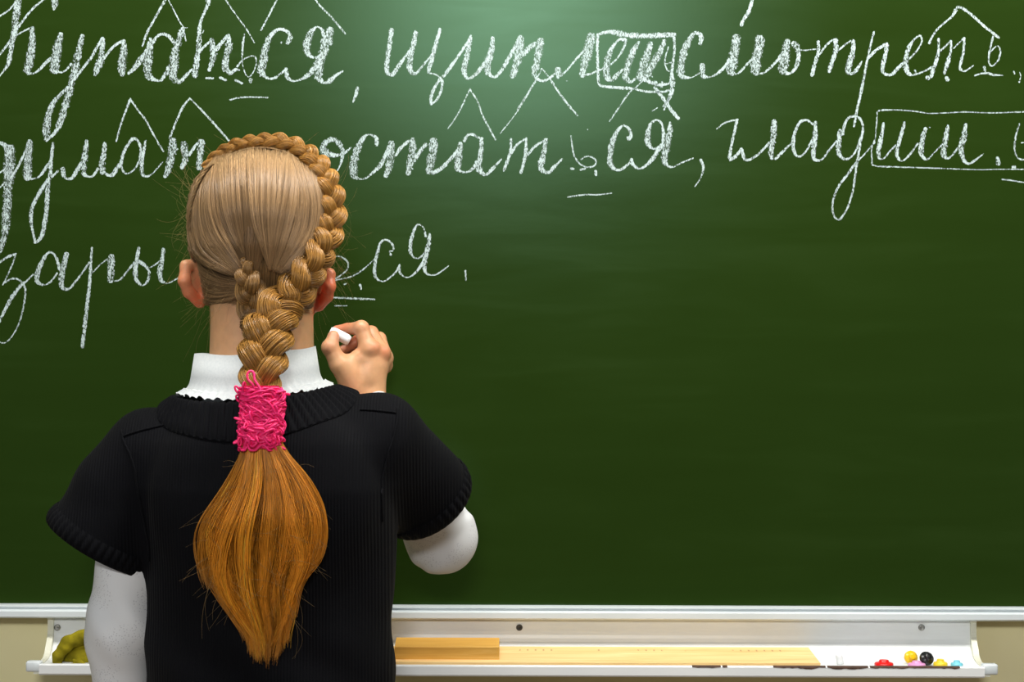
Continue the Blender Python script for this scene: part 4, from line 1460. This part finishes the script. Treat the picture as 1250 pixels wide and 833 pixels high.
# right section
parts.append(flow([(302, 182), (305, 230), (310, 272), (320, 304), (328, 330)], [(352, 186), (350, 230), (344, 268), (336, 304), (330, 330)], 2600, 18, 0.0015, 0.001))
parts.append(flow([(350, 186), (350, 230), (345, 270), (338, 305), (331, 330)], [(388, 250), (390, 265), (384, 290), (368, 312), (342, 334)], 2900, 18, 0.0015, 0.002))
parts.append(flow([(350, 186), (358, 210), (362, 245), (358, 285), (338, 325)], [(385, 215), (391, 245), (391, 272), (380, 300), (348, 334)], 1600, 18, 0.0015, 0.0025))
# between the two, short pulled-up strands
parts.append(flow([(296, 262), (299, 300), (303, 334)], [(322, 268), (318, 305), (312, 338)], 700, 12, -0.006, -0.001, base=(0.20, 0.115, 0.05)))
# nape hair drawn up from behind the ears
parts.append(flow([(238, 316), (246, 330), (268, 341), (296, 346)], [(247, 372), (260, 374), (280, 368), (300, 358)], 1500, 14, -0.001, 0.003, base=(0.22, 0.13, 0.06)))
parts.append(flow([(398, 322), (385, 340), (362, 356), (340, 362)], [(384, 378), (372, 378), (356, 376), (340, 372)], 1200, 14, -0.001, 0.002, base=(0.24, 0.14, 0.06)))
parts.append(flow([(256, 376), (275, 372), (296, 364)], [(262, 388), (282, 384), (302, 376)], 160, 10, -0.001, 0.001, base=(0.30, 0.18, 0.09)))
# dark hair at the nape under the plaits
parts.append(flow([(290, 318), (294, 345), (298, 372), (302, 396)], [(362, 318), (356, 345), (348, 372), (340, 396)], 900, 12, -0.003, 0.001, base=(0.19, 0.11, 0.045)))
# strands along the top, in front of the crown braid: parted towards the forehead, and on both sides
def side_flow(s, n):
    """strands on one side of the head, from the hairline back to the braid"""
    m = 16
    u = RNG.random(n)
    t = np.linspace(0, 1, m)
    py0 = 196 + 118 * u; py1 = 205 + 105 * u
    th0 = np.interp(u, [0, 0.4, 1], [1.15, 0.72, 0.10]) + RNG.normal(0, 0.04, n)
    th1 = np.interp(u, [0, 1], [-0.55, -0.35])
    py = py0[:, None] * (1 - t) + py1[:, None] * t + 6 * np.sin(t * PI)[None]
    th = th0[:, None] * (1 - t) + th1[:, None] * t
    a, b = cap_half(py)
    off = -4.0 + RNG.normal(0, 1.0, (n, 1))
    x = (320 - 625) * SCL + s * (a + off) * SCL * np.cos(th)
    y = YC + (b + off * SCL) * np.sin(th)
    z = CAMZ + (416.5 - py) * SCL
    return fibre_mesh(np.stack([x, y, z], -1), 0.00042, hair_cols(n, C_HEAD))
parts.append(side_flow(-1, 900)); parts.append(side_flow(1, 900))
def top_flow(n):
    m = 14
    t = np.linspace(0, 1, m)
    u = RNG.random(n) * 2 - 1
    ph1 = -0.30 + 0.1 * RNG.random(n)          # from the braid on top ...
    phi = ph1[:, None] + (1.05 - ph1[:, None]) * t[None]   # ... forward to the forehead
    x = (320 - 625) * SCL + 84 * SCL * np.sin(u * 1.05)[:, None] * np.cos(phi * 0.55)
    cz = np.sqrt(np.clip(1 - (np.sin(u * 1.05) ** 2)[:, None], 0.05, 1))
    y = YC + 0.092 * np.sin(phi) * np.ones_like(x)
    z = CAMZ + (416.5 - 264) * SCL + 83 * SCL * np.cos(phi) * cz
    return fibre_mesh(np.stack([x, y, z], -1), 0.00042, hair_cols(n, C_HEAD))
parts.append(top_flow(900))
V, Q, C = join(parts)
mk('hair_strands', V, Q, M_hair, hair, PORG, col=C, kind='stuff')


def braid(name, path, normals, hw, period, phase=0.0, nf=85, base=C_BRAID, taper=True, label=None, flat=0.42):
    """three-strand plait along path; hw half width, period length of one full weave (both per control point)"""
    ctrl = np.concatenate([np.asarray(path), np.asarray(normals), np.array(hw)[:, None], np.array(period)[:, None]], 1)
    L = np.linalg.norm(np.diff(ctrl[:, :3], axis=0), axis=1).sum()
    n = int(L / 0.0016)
    c = catmull(ctrl, n)
    p, nr, w, per = c[:, :3], c[:, 3:6], c[:, 6], c[:, 7]
    ds = np.concatenate([[0], np.linalg.norm(np.diff(p, axis=0), axis=1)])
    ph = phase + np.cumsum(2 * PI * ds / per)
    T = np.gradient(p, axis=0); T /= np.linalg.norm(T, axis=1)[:, None]
    N = nr - T * (nr * T).sum(1)[:, None]; N /= np.linalg.norm(N, axis=1)[:, None]
    B = np.cross(T, N)
    parts = []
    for k in range(3):
        a = ph + 2 * PI * k / 3
        q = p + B * (w * 0.55 * np.sin(a))[:, None] - N * (w * flat * np.sin(2 * a))[:, None]
        t = np.gradient(q, axis=0); t /= np.linalg.norm(t, axis=1)[:, None]
        n1 = N - t * (N * t).sum(1)[:, None]; n1 /= np.linalg.norm(n1, axis=1)[:, None]
        b1 = np.cross(t, n1)
        r = w * 0.52
        # core: shade between the fibres put into its darker colour
        ang = np.linspace(0, 2 * PI, 10, endpoint=False)
        core = (q[:, None] + (r * 0.80)[:, None, None] * (np.cos(ang)[None, :, None] * b1[:, None] + 0.78 * np.sin(ang)[None, :, None] * n1[:, None]))
        m = 10
        bi = (np.arange(n - 1)[:, None] * m)
        kk = np.arange(m)[None]; k2 = (kk + 1) % m
        Qc = np.stack([bi + kk, bi + k2, bi + m + k2, bi + m + kk], -1).reshape(-1, 4)
        parts.append((core.reshape(-1, 3), Qc, np.tile(np.array(base) * 0.8, (n * m, 1))))
        al = RNG.random(nf) * 2 * PI
        rho = 0.82 + 0.22 * RNG.random(nf) ** 0.6
        tw = RNG.normal(0, 0.25, nf)
        s = np.linspace(0, 1, n)
        wob = 0.10 * np.sin(ph[None] * 1.0 + RNG.random((nf, 1)) * 6.28)
        A = al[:, None] + tw[:, None] * np.sin(ph[None] * 0.5) + wob
        R = rho[:, None] * (1 + 0.04 * np.sin(ph[None] * 3 + RNG.random((nf, 1)) * 6.28))
        fp = q[None] + (r[None] * R)[..., None] * (np.cos(A)[..., None] * b1[None] + 0.82 * np.sin(A)[..., None] * n1[None])
        rad = np.clip(r * 0.046, 0.00018, 0.00045)
        parts.append(fibre_mesh(fp, rad[None] * (0.7 + 0.7 * RNG.random((nf, 1))), hair_cols(nf, base, 0.20, 0.10)))
    V, Q, C = join(parts)
    o = mk(name, V, Q, M_braid, hair, PORG, col=C)
    if label: o['label'] = label
    return o


def braid_on_head(ptsxy, offs):
    x = np.array([p[0] for p in ptsxy], float); y = np.array([p[1] for p in ptsxy], float)
    q = surf(x, y); nn = surf_n(x, y)
    return q + nn * np.array(offs)[:, None], nn


# crown braid: from the left temple over the top, down the right side to the nape, then hanging to the hair tie
rim = [(246, 205), (262, 190), (285, 180), (312, 176.5), (340, 178), (364, 187), (384, 205), (396, 230), (400, 256), (396, 282), (386, 306), (370, 332), (352, 358)]
q, nn = braid_on_head(rim, [0.000, 0.001, 0.002, 0.002, 0.003, 0.003, 0.003, 0.003, 0.003, 0.003, 0.004, 0.006, 0.008])
q[:, 1] += np.array([0.012, 0.010, 0.004, 0.0, -0.004, -0.004, 0, 0.0, 0.0, 0.0, 0.0, 0.0, 0.0])
nn[:6] = nn[:6] * 0.6 + np.array((0, -0.8, 0.25))
nn[6:10] = nn[6:10] * 0.7 + np.array((-0.25, -0.6, 0))
tail = PL([(337, 384, -0.436), (326, 412, -0.452), (321, 440, -0.466), (319, 462, -0.476), (319, 482, -0.482)])
path = np.vstack([q, tail])
norm = np.vstack([nn, np.tile(np.array((0, -1, 0.15)), (5, 1))])
hwp = np.array([4.5, 6.5, 8.5, 10, 11.5, 13, 15.5, 17.5, 19, 20, 21, 22.5, 24.5, 27, 30, 28, 24, 18]) / 1130.0
per = np.array([34, 40, 44, 47, 50, 54, 60, 64, 66, 66, 66, 68, 72, 80, 88, 88, 84, 80]) / 1130.0
braid('braid', path, norm, hwp, per * 1.16, 0.4, 190, label='thick golden plait around the head')
# second plait from the middle of the nape
sub = [(297, 321), (300, 331), (305, 344), (311, 362), (316, 382)]
q, nn = braid_on_head(sub, [-0.012, -0.002, 0.005, 0.008, 0.012])
q = np.vstack([q, PL([(318, 404, -0.440), (319, 425, -0.448)])]); nn = np.vstack([nn, np.tile(np.array((0, -1, 0.1)), (2, 1))])
braid('braid', q, nn, np.array([8, 12, 16, 19, 21, 20, 14]) / 1130.0, np.array([56, 58, 62, 66, 72, 80, 80]) / 1130.0, 1.9, 160, base=(0.27, 0.145, 0.045))
# thin plait on the left side of the head
xs = []
nrm = []
for py, th in ((212, -0.20), (232, -0.10), (255, -0.02), (280, 0.0), (305, 0.02), (322, 0.05)):
    a, b = cap_half(py)
    xs.append(((320 - 625) * SCL - (a - 2) * SCL * math.cos(th), YC + b * math.sin(th), CAMZ + (416.5 - py) * SCL)); nrm.append((-1, -0.35, 0.1))
braid('braid', np.array(xs), np.array(nrm), np.array([4, 5.5, 6.0, 6.5, 6.0, 4]) / 1130.0, np.array([34, 36, 38, 40, 40, 40]) / 1130.0, 0.0, 50, base=C_HEAD)

# loose pony tail under the hair tie
n, m = 5600, 26
Lb = catmull(np.array([(302, 530), (294, 560), (276, 598), (249, 645), (247, 688), (264, 724), (284, 752), (302, 774)], float), m)
Rb = catmull(np.array([(337, 530), (350, 556), (374, 590), (391, 634), (387, 680), (367, 714), (360, 748), (352, 770)], float), m)
NL = 34
lu = np.linspace(0.01, 0.99, NL) + RNG.normal(0, 0.012, NL)
li = RNG.integers(0, NL, n)
lk_amp = RNG.normal(0, 8.0, NL); lk_ph = RNG.random(NL) * 6.28; lk_fq = RNG.uniform(4, 7.5, NL)
lk_len = np.clip(RNG.normal(0.97, 0.06, NL) + 0.05 * np.sin(lu * PI * 1.2 + 0.4), 0.80, 1.08)
lk_len[[0, 3, 30, 32]] = (0.74, 0.84, 0.72, 0.80)
lk_d = RNG.uniform(-1, 1, NL); lk_c = np.exp(RNG.normal(0, 0.26, NL))
t = np.linspace(0, 1, m)
du = RNG.normal(0, 0.034, n)
u0 = lu[li]
dpt = np.clip(lk_d[li] * 0.75 + 0.25 + RNG.normal(0, 0.30, n), -1.1, 1.15)
ln = lk_len[li] * np.clip(RNG.normal(0.97, 0.03, n), 0.85, 1.03)
tt = np.clip(ln[:, None] * t[None], 0, 1.12)
ii = np.clip(tt, 0, 1) * (m - 1); i0 = np.clip(ii.astype(int), 0, m - 2); fr = (ii - i0)[..., None]
lx = Lb[i0] * (1 - fr) + Lb[i0 + 1] * fr; rx = Rb[i0] * (1 - fr) + Rb[i0 + 1] * fr
pinch = np.interp(t, [0, 0.2, 0.75, 1], [1.2, 1.1, 0.8, 0.35])[None]
u = np.clip(u0[:, None] + du[:, None] * pinch, -0.04, 1.04)
xy = lx * (1 - u[..., None]) + rx * u[..., None]
xy[..., 1] += np.maximum(tt - 1, 0) * 190 + np.sin(np.clip(u, 0, 1) * PI) * 14 * tt ** 4
xy[..., 0] += (lk_amp[li][:, None] * np.sin(lk_fq[li][:, None] * tt + lk_ph[li][:, None]) * np.clip(tt * 1.6, 0, 1)) * 1.0
xy[..., 0] += RNG.normal(0, 2.4, (n, 1)) * tt + np.sin(tt * 9 + RNG.random((n, 1)) * 6) * 0.8
xy[..., 1] += RNG.normal(0, 2.0, (n, 1)) * tt
u = np.clip(u, 0, 1)
g = RNG.random(8) * 6.28
thick = np.interp(tt, [0, 0.12, 0.45, 0.8, 1], [0.012, 0.014, 0.024, 0.018, 0.009]) * np.sqrt(np.clip(1 - (2 * u - 1) ** 2, 0.06, 1))
clump = 0.0025 * np.sin(u * 26 + g[4]) * np.sin(tt * 3.1)
Yc = np.interp(tt, [0, 0.15, 0.5, 1], [-0.484, -0.486, -0.482, -0.474])
Y = Yc - thick * dpt[:, None] - clump
D = (Y - CAMY) / FPX
pts = np.stack([(xy[..., 0] - 625) * D, Y, CAMZ + (416.5 - xy[..., 1]) * D], -1)
cl = hair_cols(n, C_TAIL, 0.18, 0.04) * lk_c[li][:, None]
cl = cl[:, None] * (1 + 0.15 * tt[..., None]) + (np.clip((tt / np.maximum(ln[:, None], 0.5) - 0.86) * 5, 0, 1)[..., None] * (RNG.random((n, 1, 1)) ** 2) * np.array((0.35, 0.25, 0.12)))
r = 0.00036 * (0.7 + 0.6 * RNG.random((n, 1))) * np.interp(t, [0, 0.8, 1], [1, 0.9, 0.25])[None]
V, Q, C = fibre_mesh(pts, r, np.clip(cl, 0.005, 0.9))
# inner body of the tail so that no light comes through
tl = np.linspace(0, 0.93, 18)
Vb, Cb = [], []
nb = 16
for k, tk in enumerate(tl):
    j = tk * (m - 1); i = min(int(j), m - 2); w = j - i
    l_, r_ = Lb[i] * (1 - w) + Lb[i + 1] * w, Rb[i] * (1 - w) + Rb[i + 1] * w
    c_ = (l_ + r_) / 2; hwx = (r_[0] - l_[0]) / 2 * 0.66
    dy = float(np.interp(tk, [0, 0.12, 0.45, 0.8, 1], [0.004, 0.004, 0.006, 0.004, 0.001])); yc = float(np.interp(tk, [0, 0.15, 0.5, 1], [-0.484, -0.486, -0.482, -0.474]))
    for a in np.linspace(0, 2 * PI, nb, endpoint=False):
        Vb.append(P(c_[0] + hwx * math.cos(a), c_[1] + (l_[1] - r_[1]) * -0.5 * math.cos(a), yc + dy * math.sin(a)))
Qb = [[k * nb + a, k * nb + (a + 1) % nb, (k + 1) * nb + (a + 1) % nb, (k + 1) * nb + a] for k in range(17) for a in range(nb)]
V, Q, C = join([(V, Q, C), (np.array(Vb), np.array(Qb), np.tile(np.array(C_TAIL) * 0.8, (len(Vb), 1)))])
mk('ponytail', V, Q, M_hair, hair, PORG, col=C)['label'] = 'loose ginger-brown tail of hair'

# fly-away hairs
paths, cols = [], []
m = 12
def fly(x0, y0, Y, dx, dy, curl, k=1):
    t = np.linspace(0, 1, m)
    px = x0 + dx * t + curl * np.sin(t * 3.0) * dy * 0.3
    py = y0 + dy * t + curl * np.sin(t * 2.6) * dx * 0.3
    yy = Y + RNG.normal(0, 0.008) * t
    paths.append(np.stack([P(a, b, c) for a, b, c in zip(px, py, yy)]))
    cols.append(np.array((0.34, 0.22, 0.09)) * RNG.uniform(0.6, 1.2))
for i in range(190):
    s = -1 if RNG.random() < 0.55 else 1
    py = RNG.uniform(215, 385)
    a, b = cap_half(py)
    x0 = 320 + s * (a - 6)
    fly(x0, py, RNG.uniform(-0.39, -0.32), s * abs(RNG.normal(0, 20)) + s * 3, RNG.normal(8, 34), RNG.uniform(-1, 1))
for i in range(50):
    x0 = RNG.uniform(255, 395); a = math.acos(np.clip((x0 - 320) / 92, -1, 1))
    fly(x0, 264 - 92 * math.sin(a) + 6, RNG.uniform(-0.37, -0.32), RNG.normal(0, 16), -abs(RNG.normal(0, 9)) - 1, RNG.uniform(-1, 1))
for i in range(55):
    k = RNG.integers(2, m * 2); s = -1 if RNG.random() < 0.5 else 1
    c_ = (Lb if s < 0 else Rb)[min(k, 25)]
    fly(c_[0] - s * 8, c_[1], -0.492, s * abs(RNG.normal(4, 20)), RNG.normal(22, 22), RNG.uniform(-1, 1))
for i in range(70):
    k = RNG.integers(2, 20); u_ = RNG.random()
    c_ = Lb[k] * (1 - u_) + Rb[k] * u_
    fly(c_[0], c_[1], -0.504, RNG.normal(0, 30), RNG.normal(26, 22), RNG.uniform(-1.2, 1.2))
for i in range(40):
    fly(RNG.uniform(250, 300), RNG.uniform(320, 385), -0.42, RNG.normal(0, 14), RNG.normal(14, 12), RNG.uniform(-1, 1))
V, Q, C = fibre_mesh(np.array(paths), np.interp(np.linspace(0, 1, m), [0, 1], [0.00012, 0.00006]), np.array(cols))
mk('loose_hairs', V, Q, M_hair, hair, PORG, col=C, kind='stuff')

# pink hair tie: looped cord wound over the plait
parts = []
ty0, ty1 = 474, 545
def tie_pt(th, py, r):
    w = float(np.interp(py, [458, 475, 500, 520, 545], [21, 27, 26.5, 27.5, 24]))
    x = 318.5 + w * r * math.cos(th) + 2.0 * math.sin((py - 470) * 0.06)
    Y = -0.486 - 0.0225 * (w / 27) * r * math.sin(th)
    return P(x, py, Y)
Vc, Fc = [], []
ncy, nct = 14, 24
for j in range(ncy):
    py = 471 + (548 - 471) * j / (ncy - 1)
    for k in range(nct):
        Vc.append(tie_pt(2 * PI * k / nct, py, 0.86))
for j in range(ncy - 1):
    for k in range(nct):
        k2 = (k + 1) % nct
        Fc.append([j * nct + k, j * nct + k2, (j + 1) * nct + k2, (j + 1) * nct + k])
Fc.append(list(range(nct))); Fc.append([(ncy - 1) * nct + k for k in range(nct)])
parts.append((np.array(Vc), Fc))
for i in range(210):
    th0 = RNG.uniform(-0.5, PI + 0.5) if i < 150 else RNG.uniform(PI, 2 * PI)
    span = RNG.uniform(0.7, 1.9) * RNG.choice((-1, 1))
    p0 = RNG.uniform(478, 544)
    slope = RNG.normal(0, 9)
    amp = RNG.uniform(1.5, 6); fq = RNG.uniform(4, 9); ph = RNG.random() * 6
    s = np.linspace(0, 1, 22)
    bulge = RNG.uniform(0.02, 0.14)
    pth = [tie_pt(th0 + span * a, float(np.clip(p0 + slope * a + amp * math.sin(fq * a + ph), 474, 550)), 0.93 + bulge * math.sin(PI * a) + 0.03 * math.sin(11 * a + ph)) for a in s]
    parts.append(tube(pth, 0.00135, 6))
# little loops standing off at the rim
for i in range(26):
    th = RNG.uniform(0, PI) if i < 20 else RNG.uniform(PI, 2 * PI)
    py = RNG.choice((RNG.uniform(472, 484), RNG.uniform(536, 548), RNG.uniform(480, 545)))
    c = tie_pt(th, py, 1.0); e = tie_pt(th, py, 1.17) - c
    d = np.array((RNG.normal(0, 1), RNG.normal(0, 0.3), RNG.normal(0, 1))); d /= np.linalg.norm(d)
    a = np.linspace(0, 2 * PI, 16, endpoint=False)
    R = RNG.uniform(0.003, 0.0052)
    pth = c + e * 0.55 * (1 - np.cos(a))[:, None] + d * (R * np.sin(a))[:, None]
    parts.append(tube(pth, 0.0011, 6, closed=True))
# the tall loop at the top
pth = catmull(PL([(312, 480, -0.505), (309, 470, -0.506), (303, 464, -0.505), (302, 457, -0.504), (306, 453, -0.503), (310, 456, -0.504), (311, 464, -0.506), (316, 472, -0.508), (319, 480, -0.508)]), 30)
parts.append(tube(pth, 0.0013, 7))
v, f = merge(parts)
mk('hair_tie', v, f, M_pink, hair, PORG)['label'] = 'bright pink looped cord hair tie'
